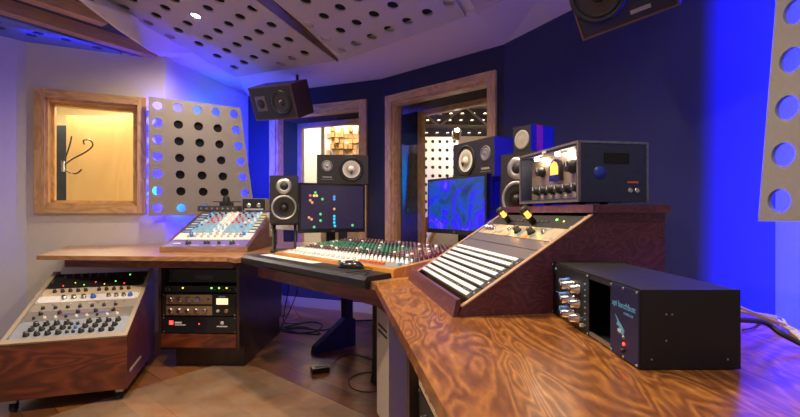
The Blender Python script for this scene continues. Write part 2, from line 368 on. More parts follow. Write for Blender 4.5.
b.prism(ch, -.004, .025); o = b.build('ceiling_channel', mat('bronze_metal', (.20, .13, .09), .3, .7, noise=.3, nscale=6)); o.matrix_world = CM; tag(o, 'tapering bronze metal channel running between two perforated ceiling panels', 'ceiling trim')
t = thing('ceiling_spotlight', 'small round recessed spotlight glowing in the left perforated ceiling panel', 'spotlight', CM @ Matrix.Translation((*LAMP2, -.008)))
MB().lathe([(.045, .004), (.045, -.004), (.036, -.006), (.034, .012)], seg=24).build('trim_ring', CHR, t)
MB().lathe([(0, .006), (.034, .006)], seg=24).build('bulb', E_LAMP, t)

# ------------------------------------------------------------------ windows
def window(n, M, s0, s1, z0, z1, fw, deep, sill_out=.03, inner=True, fi=None, vm=W_OAK, hm=W_OAKH):
    """oak casing on the room face, lined reveal, inner casing and glass"""
    t = bpy.data.objects.new('window_%d' % n, None); C.objects.link(t); t.matrix_world = M; t['kind'] = 'structure'
    def P(name, m, *a, b=.003): return MB().box(*a).build(name, m, t, bevel=b)
    for x0, x1 in ((s0-fw, s0), (s1, s1+fw)): P('window_casing', vm, x0, x1, -sill_out, .0, z0-fw, z1+fw)
    for a, b in ((z0-fw, z0), (z1, z1+fw)): P('window_casing', hm, s0-.0005, s1+.0005, -sill_out, .0, a, b)
    th = .018
    P('window_lining', vm, s0, s0+th, -.005, deep, z0, z1); P('window_lining', vm, s1-th, s1, -.005, deep, z0, z1)
    P('window_lining', hm, s0, s1, -.005, deep, z1-th, z1); P('window_lining', hm, s0, s1, -.005, deep, z0, z0+th)
    if deep > .3:
        for q in ((s0+th, s0+th+.003, .10, deep-.06, z0+th, z1-th), (s1-th-.003, s1-th, .10, deep-.06, z0+th, z1-th), (s0+th, s1-th, .10, deep-.06, z1-th-.003, z1-th)): P('dark_reveal_lining', VOID, *q, b=0)  # thin black sheets over the deep part of the oak lining
    if inner:
        f = fi or fw*.75
        for x0, x1 in ((s0+th, s0+th+f), (s1-th-f, s1-th)): P('window_frame', vm, x0, x1, deep-.06, deep, z0+th, z1-th)
        for a, b in ((z0+th, z0+th+f), (z1-th-f, z1-th)): P('window_frame', hm, s0+th, s1-th, deep-.06, deep, a, b)
    MB().box(s0+th, s1-th, .05, .056, z0+th, z1-th).build('window_glass', GLASS, t)
    return t
window(1, ML, .115, .74, 1.085, 1.93, .066, .14, inner=True, fi=.022)
window(2, MA, .40, 1.455, .55, 2.10, .078, .42)
window(3, MBm, .15, 1.235, .55, 2.10, .075, .42)
# dark structural wall filling between the two leaves around the front windows
for (M, L, a, b) in ((MA, LAa, .40, 1.455), (MBm, LBb, .15, 1.235)):
    me = plate_mesh([(-.02, 0), (L+.02, 0), (L+.02, 3.3), (-.02, 3.3)], [[(a, .55), (b, .55), (b, 2.10), (a, 2.10)]], .30, NAVY)
    for v in me.vertices: v.co.y += .26
    o = link('wall_inner_leaf', me); o.matrix_world = M; struct(o)

# baseboards on the front walls
for nm, M, L in (('baseboard_front_left', MA, LAa), ('baseboard_front_right', MBm, LBb)):
    o = MB().box(0, L, -.018, 0, 0, .10).build(nm, mat('baseboard_paint', (.42, .36, .28), .5), bevel=.003); o.matrix_world = M; struct(o)

# ------------------------------------------------------------------ booth seen through window 1 and live room seen through 2 and 3
BCR = mat('booth_cream_paint', (.78, .72, .55), .8)
struct(MB().box(-4.5, -2.2, 5.55, 5.65, 0, 3.3).build('wall_booth_back', BCR))
struct(MB().box(-4.6, -4.5, 3.4, 5.65, 0, 3.3).build('wall_booth_side', BCR))
struct(MB().box(-2.25, -2.15, 4.2, 5.6, 0, 3.3).build('wall_booth_right', BCR))
tm = MB().box(-4.5, -2.3, 4.0, 5.55, 2.33, 2.36).build('ceiling_booth', BCR); struct(tm)
t = thing('booth_door', 'pale veneer door standing open beyond the left window', 'door', frame(-3.42, 4.55, 0, .97, .10))
MB().box(.0, 1.12, 0, .045, .01, 2.02).build('door_leaf', W_PALE, t, .003)
b = MB().cyl((.90, -.05, 1.06), (.90, 0, 1.06), .01).cyl((.90, -.05, 1.06), (.80, -.05, 1.06), .009); b.build('handle', BLK, t)
MB().lathe([(.0, 0), (.022, 0), (.022, .006), (0, .006)], Matrix.Translation((.90, -.001, 1.14)) @ UP, 16).build('lock_plate', BLK, t)
o = MB().box(0, .22, 0, .06, .0, 1.93).build('wall_hanging_blanket', mat('dark_slate_fabric', (.035, .045, .06), .9, noise=.6, nscale=9)); o.matrix_world = frame(-3.64, 4.60, 0, .98, .1); o.name = 'hanging_blanket'
tag(o, 'dark slate blanket hanging beside the pale door beyond the left window', 'blanket')
# wrought hook on the inner glass
t = thing('coat_hook', 'curled wrought iron coat hook seen through the left window', 'coat hook', ML @ Matrix.Translation((.165, .30, 1.42)))
b = MB(); b.tube(spline([(0, 0, 0), (.06, 0, .06), (.16, 0, .13), (.21, 0, .19), (.19, 0, .235), (.145, 0, .23), (.15, 0, .195)], 7), .006)
b.tube(spline([(0, 0, -.02), (.04, 0, -.05), (.09, 0, -.06), (.12, 0, -.035), (.13, 0, -.02)], 6), .006); b.tube(spline([(0, 0, .02), (.03, 0, .12), (.05, 0, .20), (.06, 0, .26)], 5), .006); b.build('hook_arm', BLKG, t)
MB().cyl((0, 0, -.045), (0, 0, .045), .013).build('hook_plate', STEEL, t)

struct(MB().prism([(-2.1, 5.6), (-.2, 4.9), (1.2, 3.75), (3.05, 1.9), (3.05, 8.25), (-2.1, 8.25)], 2.56, 2.60).build('ceiling_live_room', mat('booth_cream_paint', (.78, .72, .55), .8)))
LR = mat('live_room_paint', (.80, .70, .50), .8)
struct(MB().box(-2.1, 3.6, 8.2, 8.3, 0, 3.3).build('wall_live_room_back', LR))
struct(MB().box(-2.1, -2.0, 5.7, 8.2, 0, 3.3).build('wall_live_room_left', LR))
struct(MB().box(3.0, 3.1, 1.9, 8.2, 0, 3.3).build('wall_live_room_right', LR))
# white screen, wood block diffuser and shelf seen through window 2
o = MB().box(-1.50, -1.235, 6.90, 6.96, .0, 2.40).build('white_screen', mat('bright_white_board', (.95, .93, .85), .6)); tag(o, 'tall bright white board left of the wooden block diffuser beyond the glass', 'board')
t = thing('block_diffuser', 'pale wooden block diffuser hanging beyond the middle window', 'acoustic diffuser', Matrix.Translation((-.86, 6.9, 1.35)))
MB().box(-.31, .31, .0, .03, .0, 1.02).build('backing_board', WHP, t)
W_BLK = wood('diffuser_block_wood', [(0, (.62, .40, .16)), (1, (.30, .15, .05))], (6, 6, 6), 5, .6, 0, .4)
for i in range(11):
    for j in range(8):
        if random.random() < .18: continue
        x, z, d = -.27+j*.068, .03+i*.088, random.choice((.03, .06, .09, .13, .16))
        MB().box(x, x+.06, -d, 0, z, z+.072).build('wooden_block', W_BLK, t)
t = thing('log_stack', 'stacked timber blocks at the right side of the middle window', 'wood stack', Matrix.Translation((-.36, 6.95, .0)))
for i in range(18):
    z = i*.125
    MB().box(-.16+random.uniform(0, .04), .14+random.uniform(-.06, .04), random.uniform(-.1, 0), .12, z, z+.085).build('timber_block', W_BLK, t)
# perforated white absorbers beyond window 3
WP = mat('white_perforated_board', (.88, .85, .76), .6)
def live_panel(x0, x1, y, z0, z1, nx, nz, label, r=.026):
    hs = [circ(x0+(i+.5)*(x1-x0)/nx, z0+(j+.5)*(z1-z0)/nz, r, 12) for i in range(nx) for j in range(nz)]
    t = tag(link('perforated_wall_panel', plate_mesh([(x0, z0), (x1, z0), (x1, z1), (x0, z1)], hs, .02, WP), loc=(0, y, 0)), label, 'acoustic panel')
    MB().box(x0+.02, x1-.02, .03, .06, z0+.02, z1-.02).build('absorber', mat('dark_teal_absorber', (.03, .05, .06), .9), t); return t
live_panel(.22, .86, 6.6, .1, 2.14, 6, 16, 'tall white perforated panel seen in the left half of the right window')
live_panel(.98, 1.75, 7.2, .1, 2.12, 7, 15, 'tall white perforated panel seen behind the sideways speaker in the right window')
o = live_panel(.0, 2.0, 5.9, 0, 1.0, 14, 7, 'dark perforated ceiling raft spotted with light beyond the right window')
o.name = 'perforated_ceiling_raft'; o.location = (.0, 6.05, 2.07); o.rotation_euler = (R(66), 0, 0)
o.data.materials[0] = mat('dark_raft', (.03, .03, .035), .6); o.children[0].data.materials.clear(); o.children[0].data.materials.append(mat('raft_backlight', (.5, .4, .2), .5, 0, (1, .8, .5), 3.5)); o.children[0].name = 'light_diffuser'
t = thing('lighting_truss', 'white steel truss crossing beyond the top of the right window', 'truss', Matrix.Translation((.0, 4.86, 1.98)))
b = MB().cyl((.15, .015, 0), (1.9, .2, .0), .018).cyl((.15, .015, .22), (1.9, .2, .22), .018)
for i in range(6):
    x = .16+i*.28; z0, z1 = (0, .22) if i % 2 else (.22, 0); b.cyl((x, .0+x*.1, z0), (x+.28, (x+.28)*.1, z1), .011)
b.cyl((.3, .03, .22), (.3, .03, .54), .008).cyl((1.5, .15, .22), (1.5, .15, .54), .008).cyl((.6, .06, -.06), (.6, .06, 0), .012)
b.build('truss_bars', WHP, t)
t = thing('spotlight', 'bright white spotlight hanging beyond the right window', 'spotlight', Matrix.Translation((.62, 4.92, 1.86)))
MB().lathe([(.03, .12), (.05, .10), (.05, 0)], Matrix.Rotation(R(60), 4, 'X'), 16).build('can', CHR, t); MB().lathe([(0, .02), (.045, .02)], Matrix.Rotation(R(60), 4, 'X'), 16).build('bulb', E_LAMP, t)
for (x, y, z) in ((-.95, 5.6, 2.555), (-.55, 6.4, 2.555), (.9, 5.3, 2.555)):
    t = tag(MB().lathe([(0, -.004), (.05, -.004), (.055, 0)], Matrix.Translation((x, y, z)), 16).build('downlight', E_LAMP), 'small ceiling downlight glowing in the room beyond the front windows', 'spotlight', 'live room downlights')
# drum kit
t = thing('drum_kit', 'orange drum kit with white bass drum head beyond the right window', 'drum kit', Matrix.Translation((.60, 5.2, 0)))
DR = mat('amber_drum_shell', (.75, .34, .05), .25, coat=.5); HD = mat('white_drum_head', (.88, .85, .78), .5)
Mx = Matrix.Translation((-.02, -.2, .64)) @ Matrix.Rotation(R(90), 4, 'X')
MB().lathe([(.26, -.2), (.26, .2)], Mx, 32).build('bass_shell', DR, t); MB().lathe([(0, .2), (.245, .2), (.245, .195)], Mx, 32).build('bass_head', HD, t)
MB().lathe([(.247, .2), (.27, .215), (.275, .19), (.262, .185)], Mx, 32).build('hoop', DR, t)
for x, y, z, r in ((-.30, 0, .80, .15), (.22, 0, .92, .14)):
    MB().lathe([(0, .0), (r, 0), (r, .17)], Matrix.Translation((x, y, z)), 24).build('tom_shell', DR, t); MB().lathe([(0, .172), (r, .172), (r+.006, .165)], Matrix.Translation((x, y, z)), 24).build('tom_head', HD, t)
b = MB()
for x in (-.30, -.40, .22, .30): b.cyl((x, .05, 0), (x, .05, .82), .011)
b.cyl((.10, -.42, .0), (.13, -.42, .78), .006).cyl((.33, -.42, .0), (.31, -.42, .86), .006); b.build('stand_tube', CHR, t)
MB().lathe([(0, .012), (.05, .008), (.17, 0)], Matrix.Translation((-.38, -.1, 1.02)), 24).build('cymbal', mat('brass_cymbal', (.7, .5, .2), .25, 1), t)
MB().lathe([(0, 0), (.045, 0), (.045, .02), (0, .02)], Matrix.Translation((.19, -.405, .64)) @ UP, 20).build('port_ring', DR, t)

# ------------------------------------------------------------------ wall acoustic panels with blue light behind
def wall_panel(Mp, wt, wb, hgt, label, mirror=False, dark=True):
    """trapezoid perforated panel; left edge upright, right edge slanting out; rows of seven, five columns"""
    t = thing('wall_acoustic_panel', label, 'acoustic panel', Mp); hs = []; pos = []
    for j in range(7):
        z = hgt-.064-j*.1435*hgt/.99; wj = wt+(wb-wt)*(1-z/hgt)
        for i in range(5):
            x = .064+(wj-.128)*i/4; pos.append((x, z, i, j))
    sx = -1 if mirror else 1
    outer = [(0, 0), (sx*wb, 0), (sx*wt, hgt), (0, hgt)]; hs = [circ(sx*x, z, .037, 24) for x, z, i, j in pos]
    link('perforated_board', plate_mesh(outer, hs, .016, PERF), t)
    a = .125; q = [(a, a), (wb-a*1.25, a), (wt-a*1.05, hgt-a), (a, hgt-a)]
    MB().prism([(sx*x, z) for x, z in q], .01, .075, 'y').build('absorber', VOID, t)
    # led tape stuck round the absorber
    b = MB(); pts = [V((sx*x, .085, z)) for x, z in q]
    for p, r in zip(pts, pts[1:]+pts[:1]): b.tube([p, r], .006, 6)
    b.build('led_tape', E_LED, t)
    return t
PL = frame(-2.095, 3.70, 1.00, .619, .40)
wall_panel(PL, .737, .87, .99, 'grey perforated wall panel glowing blue round its edge left of the speakers')
# right panel: seen from inside its slanting edge is on the left, so mirror about its upright edge
dxr, dyr = .15, -.99
PRM = frame(1.187+.88*dxr, 1.46+.88*dyr, 1.00, dxr, dyr)
wall_panel(PRM, .80, .885, .99, 'grey perforated panel at the right edge with blue lit holes', mirror=True)
# LED light itself (tape behind both panels, under the desk, in the cove)
def strip(a, b, n, power, col=BLUE, wdt=.02, spread=150):
    a, b, n = V(a), V(b), V(n).normalized(); c = (a+b)/2; x = (b-a).normalized(); z = -n; y = z.cross(x)
    d = bpy.data.lights.new('led_light', 'AREA'); d.shape = 'RECTANGLE'; d.size = (b-a).length; d.size_y = wdt; d.energy = power; d.color = col; d.spread = R(spread)
    o = bpy.data.objects.new('led_light', d); C.objects.link(o)
    o.matrix_world = Matrix(((x.x, y.x, z.x, c.x), (x.y, y.y, z.y, c.y), (x.z, y.z, z.z, c.z), (0, 0, 0, 1)))
def lp(M, x, y, z): return M @ V((x, y, z))
out = ML.to_3x3() @ V((0, 1, 0)); lx = PL.to_3x3() @ V((1, 0, 0)); ly = PL.to_3x3() @ V((0, 1, 0))
strip(lp(PL, .74, .05, .05), lp(PL, .70, .05, .95), lx*.5+ly*.9, 34, spread=110)
strip(lp(PL, .12, .05, .05), lp(PL, .12, .05, .95), -lx*.9+ly*.35, 5)
strip(lp(PL, .08, .05, .88), lp(PL, .62, .05, .88), V((0, 0, 1))+ly*.4, 4)
strip(lp(PL, .08, .05, .10), lp(PL, .76, .05, .10), V((0, 0, -1))+ly*.4, 5)
strip(lp(PL, .12, .10, .1), lp(PL, .66, .10, .9), ly, 10, (.0, .24, 1), wdt=.3)
rx = PRM.to_3x3() @ V((1, 0, 0)); ry = PRM.to_3x3() @ V((0, 1, 0))
strip((1.215, 1.52, .35), (1.235, 1.50, 2.30), V((.775, .632, 0)), 170, (.002, .003, 1), spread=60)
strip((1.30, .62, .985), (1.23, 1.15, .985), (-.72, .30, -.62), 2.8, (.20, .06, 1), spread=105)
strip(lp(PRM, -.5, .10, .1), lp(PRM, -.4, .10, .9), ry, 10, (.0, .12, 1), wdt=.3)
strip((-1.5, 4.6, .25), (-.35, 4.25, .25), (.3, .9, -.1), 1.6, spread=110)
strip((-2.95, 2.5, 2.40), (-2.25, 3.6, 2.42), (-.1, .1, 1), 2.5)
strip((-2.75, 3.2, 2.30), (-2.15, 3.62, 2.30), (-.2, .3, 1), .35)
strip((-3.35, 2.3, .9), (-3.05, 2.9, .9), (-.7, .7, .3), 2.0, (.35, .35, 1))

# ------------------------------------------------------------------ desks
ZT = .76
LDP = [(-2.256, 2.756), (-1.04, 2.664), (-.955, 2.575), (-.373, 3.58), (-.60, 4.0), (-1.90, 4.05), (-2.03, 3.80), (-2.64, 3.535)]
t = thing('desk', 'long left desk of stained wood carrying the sloping mixer rack', 'desk', Matrix.Translation((-1.4, 3.2, 0)))
def sh(poly, dx, dy): return [(x-dx, y-dy) for x, y in poly]
MB().prism(sh(LDP, -1.4, 3.2), .733, ZT).build('desktop', W_LDESK, t, .003)
MB().prism(sh([(-2.16, 2.86), (-1.05, 2.79), (-1.05, 2.83), (-2.16, 2.90)], -1.4, 3.2), .675, .732).build('apron', W_DARK, t)
# centre desk
M0 = frame(0, 0, 0, .668, -.745)
CDp = [(-2.515, 1.075), (-1.305, 1.075), (-1.305, 2.10), (-2.86, 2.10)]
t = thing('desk', 'centre desk standing under the big mixing console', 'desk', M0 @ Matrix.Translation((-2.0, 1.6, 0)))
MB().prism(sh(CDp, -2.0, 1.6), .728, ZT-.001).build('desktop', W_LDESK, t, .003)
MB().box(-.48, .66, -.49, -.46, .655, .727).build('apron', W_DARK, t)
for s, n, fl2 in ((-.82, .38, -.30), (-.09, .11, -.05)):
    b = MB().box(s-.035, s+.035, n-.03, n+.03, .03, .727); b.build('leg', BLK, t, .004)
    b = MB().prism([(fl2, 0), (.06, 0), (.06, .20), (.03, .22), (-.03, .22), (fl2+.01, .05)], s-.03, s+.03, 'x')
    for v in b.bm.verts: v.co.y += n
    b.build('foot', BLK, t, .004)
# leather pad
t0 = M0 @ Matrix.Translation((-1.93, 1.12, ZT))
pad = MB(); prof = [(-.075, -.03), (-.07, .004), (-.055, .014), (-.02, .0165), (.12, .0165), (.125, .0)]
pad.prism([(-.048, .0005), (-.048, -.03), (-.064, -.032), (-.075, -.020), (-.076, .004), (-.062, .018), (-.02, .0205), (.058, .0205), (.064, .0005)], -.63, .56, 'x')
o = pad.build('armrest_pad', mat('black_leather', (.010, .011, .016), .36, bump=.5, nscale=160), bevel=.003); o.matrix_world = t0
tag(o, 'black leather armrest pad along the front of the mixing console', 'armrest')
# right desk
RDP = [(-.095, 1.685), (.062, .60), (.09, .27), (.78, .27), (.885, .98), (.98, 1.27), (1.02, 1.95), (.685, 2.37)]
t = thing('desk', 'near right desk with swirling honey brown grain reaching the camera', 'desk', Matrix.Translation((.5, 1.3, 0)))
MB().prism(sh(RDP, .5, 1.3), .732, ZT).build('desktop', W_DESK, t, .0025)
# cabinet carcass under it
fx = frame(-.04, 1.62, 0, .152, -1.04)      # local x runs towards the camera, y into the cabinet
cab = thing('rack_cabinet', 'dark rack cabinet under the near right desk', 'cabinet', fx)
MB().box(.30, 1.20, .50, .53, .03, .731).build('back_panel', W_CAB, cab)
for a, b_ in ((.28, .33), (.86, .90), (1.16, 1.20)): MB().box(a, b_, .02, .50, .03, .731).build('side_panel', W_CAB, cab, .002)
MB().box(.33, 1.16, .03, .50, .03, .07).build('bottom_panel', W_CAB, cab); MB().box(.33, 1.16, .03, .06, .70, .731).build('top_rail', W_CAB, cab)

# ------------------------------------------------------------------ rack unit builder
def unit(name, label, M, w, h, pm, group=None, cat='audio unit', depth=.06, ears=True, th=.004):
    """rack faceplate in its own plane: x right, y up, z outward; origin at lower centre"""
    t = thing(name, label, cat, M, group)
    MB().box(-w/2, w/2, .001, h-.001, -th, 0).build('faceplate', pm, t, .0008)
    MB().box(-w/2+.025, w/2-.025, .002, h-.002, -depth, -th).build('chassis', BLK, t)
    if ears:
        if 'screw' not in _b: _b['screw'] = MB().lathe([(0, .002), (.0035, .002), (.004, 0)], None, 8).mesh('screw', STEEL)
        for x in (-w/2+.008, w/2-.008):
            for y in ((.008, h-.008) if h > .05 else (h/2,)): link('screw', _b['screw'], t, (x, y, 0))
    return t
def slope(M, y0, z0, y1, z1, xc):
    a = math.atan2(z1-z0, y1-y0); return M @ Matrix.Translation((xc, y0, z0)) @ Matrix.Rotation(a, 4, 'X')

# upright gear in the near right cabinet (faces left)
for i, (z, h, pm, lab) in enumerate(((.585, .11, BLK, 'black unit with white marks at the top of the right cabinet'), (.53, .045, CRMP, 'cream unit with red marks in the right cabinet'), (.40, .125, BLK, 'black unit below the cream one in the right cabinet'), (.26, .13, GREY, 'grey unit low in the right cabinet'))):
    u = unit('audio_unit', lab, fx @ Matrix.Translation((.595, .045, z)) @ UP, .50, h, pm)
    for k in range(8):
        if pm is CRMP: button(u, -.2+k*.055, h/2, .012, .008, .003, RED if k % 3 else WHP)
        else: knob(u, -.2+k*.055, h*(.35+.3*(k % 2)), .010, .014)
# silver computer tower
t = thing('computer_tower', 'silver aluminium computer tower under the desk corner', 'computer', frame(-.105, 2.02, .10, .06, -.20))
ALM = ALU
b = MB().box(0, .206, 0, .40, .02, .50); b.build('case', ALM, t, .012)
MB().box(.03, .176, -.003, .003, .425, .433).build('disc_slot', BLK, t)
MB().box(.03, .176, -.003, .003, .400, .408).build('disc_slot', BLK, t)
for y0 in (.02, .36):
    MB().tube(spline([(.02, y0, .505), (.02, y0, .53), (.18, y0, .53), (.18, y0, .505)], 4), .007).build('handle', ALM, t)
for y0 in (.04, .35): MB().box(.02, .186, y0, y0+.02, -.10, .02).build('foot', ALM, t)

# ------------------------------------------------------------------ cabinet under the left desk
MC = frame(-1.305, 2.88, 0, 1, -.02)
t = thing('rack_cabinet', 'dark brown rack cabinet under the left desk with a drawer front', 'cabinet', MC)
for x0, x1 in ((-.265, -.247), (.247, .265)): MB().box(x0, x1, 0, .95, .135, .732).build('side_panel', W_CAB, t, .002)
MB().box(-.247, .247, .93, .95, .135, .732).build('back_panel', W_CAB, t)
MB().box(-.247, .247, .01, .93, .135, .150).build('bottom_panel', W_CAB, t); MB().box(-.247, .247, .004, .03, .668, .732).build('top_rail', W_DARK, t)
MB().box(-.245, .245, -.004, .018, .152, .238).build('drawer_front', W_DARK, t, .002)
MB().box(-.20, .262, .10, .90, 0, .134).build('plinth', W_CAB, t)
rack = lambda z, y=.006: MC @ Matrix.Translation((0, y, z)) @ UP
u = unit('power_conditioner', 'black unit with a glowing red switch low in the left cabinet', rack(.243), .483, .106, BLKG)
MB().box(-.195, -.172, .055, .080, 0, .004).build('power_switch', E_RED, u)
b = MB().box(-.16, -.115, .062, .072, 0, .0006).box(-.16, -.09, .050, .055, 0, .0006).box(.115, .185, .040, .047, 0, .0006); b.build('lettering', WHP, u)
MB().lathe([(0, .001), (.011, .001), (.012, 0)], Matrix.Translation((.15, .066, 0)), 16).build('emblem', WHP, u); led(u, .0, .06, E_RED, .004)
u = unit('compressor', 'champagne two row compressor with a lit meter in the left cabinet', rack(.352), .483, .146, BLK, cat='compressor')
MB().box(-.215, .085, .080, .140, 0, .003).build('channel_panel', GOLD, u); MB().box(-.215, .085, .008, .066, 0, .003).build('channel_panel', GOLD, u)
for k in range(4): knob(u, -.185+k*.058, .110, .017, .018, CHR, BLK, .003)
for k in range(5): knob(u, -.185+k*.056, .036, .016, .018, CHR, BLK, .003)
MB().box(.095, .232, .006, .142, 0, .004).build('meter_panel', BLKG, u); MB().box(.115, .19, .078, .118, .004, .007).build('meter', em('cream_meter_glow', (1, .72, .38), 1.5), u)
MB().box(.13, .175, .122, .134, .004, .006).build('badge', LBLU, u); knob(u, .125, .036, .009, .01, WHP, BLK, .004); knob(u, .18, .036, .012, .01, GOLD, BLK, .004)
button(u, .06, .112, .014, .010, .004, BLK)
u = unit('audio_unit', 'black unit with green lights above the champagne compressor', rack(.502, .03), .483, .044, BLK)
for x, m in ((-.12, E_YEL), (.07, E_GRN), (.12, E_GRN), (.17, E_YEL)): led(u, x, .03, m, .005)
for x in (-.2, -.14, .1, .15, .2): knob(u, x, .02, .009, .012)
u = unit('audio_unit', 'blank black unit just under the left desk apron', rack(.56, .08), .483, .088, BLK)
MB().box(-.06, .06, .02, .05, 0, .002).build('label_plate', mat('dark_grey_plate', (.05, .045, .045), .5), u)

# ------------------------------------------------------------------ low rolling rack at the left
ur = (.95, .31); MR = frame(-1.485-.285*.95, 2.415-.285*.312, 0, *ur)
t = thing('rolling_rack', 'low sloping walnut equipment rack on castors at the far left', 'equipment rack', MR)
hw = .285; prof = [(0, .07), (.70, .07), (.70, .64), (.66, .64), (0, .358)]
for x0, x1 in ((-hw, -hw+.022), (hw-.022, hw)): MB().prism(prof, x0, x1, 'x').build('side_panel', W_DARK, t, .002)
MB().box(-hw+.022, hw-.022, 0, .02, .07, .352).build('front_panel', W_DARK, t, .002)
MB().box(-hw+.022, hw-.022, .02, .69, .07, .09).build('bottom_panel', W_CAB, t)
MB().box(-hw+.022, hw-.022, .68, .70, .09, .62).build('back_panel', W_CAB, t)
Ms = slope(MR, 0, .358, .66, .64, 0); SLEN = math.hypot(.66, .282)
def trim(name, x0, x1, y0, y1, z0=-.004, z1=.006, m=None):
    o = MB().box(x0, x1, y0, y1, z0, z1).build(name, m, t, .001); o.matrix_local = MR.inverted() @ Ms; return o
TR = mat('worn_beige_edge', (.42, .34, .24), .5)
trim('edge_trim', -hw, hw, -.004, .03, m=TR); trim('edge_trim', -hw, -hw+.022, .03, SLEN, m=TR); trim('edge_trim', hw-.022, hw, .03, SLEN, m=TR)
o = MB().box(hw, hw+.004, .06, .30, .14, .155).build('handle_groove', TR, t, .001)
for x, y in ((-.24, .05), (.24, .05), (-.24, .64), (.24, .64)):
    b = MB().cyl((x-.012, y, .026), (x+.012, y, .026), .026); o = MB().box(x-.018, x+.018, y-.018, y+.018, .045, .07).build('castor_bracket', STEEL, t); b.build('castor', RUB, o)
y = .034
def su(h, name, label, pm, Mq=None):
    global y
    M = Ms @ Matrix.Translation((0, y, .002)); y += h; return unit(name, label, M, .522, h, pm, depth=.04)
u = su(.150, 'equaliser', 'silver equaliser with slanted triple black knobs, front of the rolling rack', SILV)
for k in range(4):
    for side in (0, 1):
        for j in range(3):
            knob(u, (-.19+k*.047 if not side else .055+k*.047)+j*.007, .028+j*.042, .0135, .02, BLK, WHP, .0)
for j in range(3):
    knob(u, -.01, .03+j*.035, .008, .014, BLK, WHP); knob(u, .018, .03+j*.035, .008, .014, BLU if j == 1 else BLK, WHP)
u = su(.088, 'preamplifier', 'grey unit with pink buttons behind the silver equaliser', GREY)
for k in range(9): knob(u, -.21+k*.05, .025, .007, .012, WHP if k % 3 else BLK, BLK)
for k in range(5): knob(u, -.19+k*.088, .062, .010, .018, BLK, WHP)
for x in (-.09, .03): button(u, x, .05, .012, .006, .004, PINK)
button(u, .185, .060, .012, .008, .004, ORG); MB().box(-.1, .15, .04, .06, 0, .0006).build('scale_plate', mat('violet_grey_plate', (.16, .14, .26), .4), u)
u = su(.088, 'preamplifier', 'grey preamplifier in the middle of the rolling rack', mat('warm_grey_faceplate', (.36, .32, .27), .4))
for k in range(7): knob(u, -.2+k*.06, .03, .009, .014, BLK, WHP)
for k in range(10): button(u, -.21+k*.045, .065, .010, .006, .004, random.choice((WHP, GREY, YEL)))
led(u, .03, .068, E_RED, .003)
y += .002
u = su(.072, 'preamplifier', 'white unit with metal knobs and a blue knob in the rolling rack', WHP)
for k in range(3): knob(u, -.13+k*.05, .036, .013, .02, CHR, BLK)
knob(u, .03-.01, .036, .014, .022, BLU, WHP)
for k in range(3): knob(u, .10+k*.04, .036, .012, .018, CHR, BLK)
knob(u, .215, .036, .013, .02, BLU, WHP)
u = su(.080, 'equaliser', 'beige unit with yellow tipped knobs in the rolling rack', CRMP)
for k in range(5): knob(u, -.2+k*.04, .04, .010, .018, BLK, YEL)
for k in range(5): knob(u, .03+k*.04, .04, .010, .018, BLK, YEL)
u = su(.085, 'audio_unit', 'black unit with small coloured lights at the top of the rolling rack', BLK)
for k in range(7): led(u, -.18+k*.055, .03+.03*(k % 2), (E_RED, E_YEL, E_GRN)[k % 3], .0035)
u = su(.09, 'audio_unit', 'black unit tucked under the desk at the back of the rolling rack', BLK)
for x in (.02, .16): led(u, x, .05, E_GRN if x > .1 else E_RED, .004)
for k in range(6): knob(u, -.2+k*.045, .05, .009, .014)

# ------------------------------------------------------------------ sloping mixer rack on the left desk
MX = frame(-1.315, 2.985, ZT, 1, .0); hw = .292
t = thing('desktop_rack', 'sloping wooden rack of colourful channel strips on the left desk', 'equipment rack', MX)
prof = [(0, 0), (.72, 0), (.72, .275), (.62, .275), (0, .03)]
for x0, x1 in ((-hw, -hw+.02), (hw-.02, hw)): MB().prism(prof, x0, x1, 'x').build('side_panel', W_DARK, t, .002)
MB().box(-hw, hw, -.018, .0, 0, .036).build('front_lip', W_LIP, t, .002)
MB().box(-hw+.02, hw-.02, .62, .72, .255, .275).build('top_shelf', W_DARK, t, .002)
MB().box(-hw+.02, hw-.02, .70, .72, 0, .255).build('back_panel', W_CAB, t)
Ms = slope(MX, .0, .032, .62, .275, 0); SL = math.hypot(.62, .243)
u = unit('preamplifier', 'violet unit with black knobs at the front of the left desktop rack', Ms @ Matrix.Translation((0, .012, 0)), .54, .105, PURPL, depth=.015)
for x, r in ((-.135, .017), (-.02, .010), (.005, .010), (.075, .011), (.165, .018)): knob(u, x, .05, r, .02, BLK, WHP)
b = MB().box(-.24, -.19, .045, .060, 0, .0006)
for x in (-.11, -.08, .035, .1): b.box(x, x+.03, .02, .025, 0, .0006)
b.build('lettering', WHP, u); led(u, .21, .03, E_RED, .003)
t2 = thing('analogue_mixer', 'compact mixer with rows of red and blue knobs in the left desktop rack', 'mixer', Ms @ Matrix.Translation((0, .120, 0)))
mh = SL-.135
MB().box(-.27, .27, 0, mh, -.03, 0).build('chassis', mat('mixer_grey', (.26, .29, .36), .4), t2, .001)
MB().box(-.268, .268, .002, .115, 0, .002).build('fader_panel', WHP, t2)
for k in range(9):
    x = -.18+k*.047
    MB().box(x-.020, x+.020, .12, mh-.02, 0, .0015).build('channel_strip', (LBLU, mat('pale_blue_panel', (.27, .38, .52), .4))[k % 2] if k not in (3, 4) else WHP, t2)
    cols = [LBLU, LBLU, RED, RED, BLK] if k % 4 in (1, 2) else [LBLU, BLU, WHP, BLK, BLU]
    if k in (3, 4, 8): cols = [LBLU, LBLU, WHP, WHP, WHP]
    for j in range(10):
        knob(t2, x-.008+.016*(j % 2), .135+j*(mh-.17)/9, .0085, .013, cols[j//2], WHP, .0015)
    knob(t2, x, .085, .011, .014, STEEL, WHP, .002); knob(t2, x, .045, .009, .014, mat('tan_plastic', (.5, .42, .3), .5), WHP, .002)
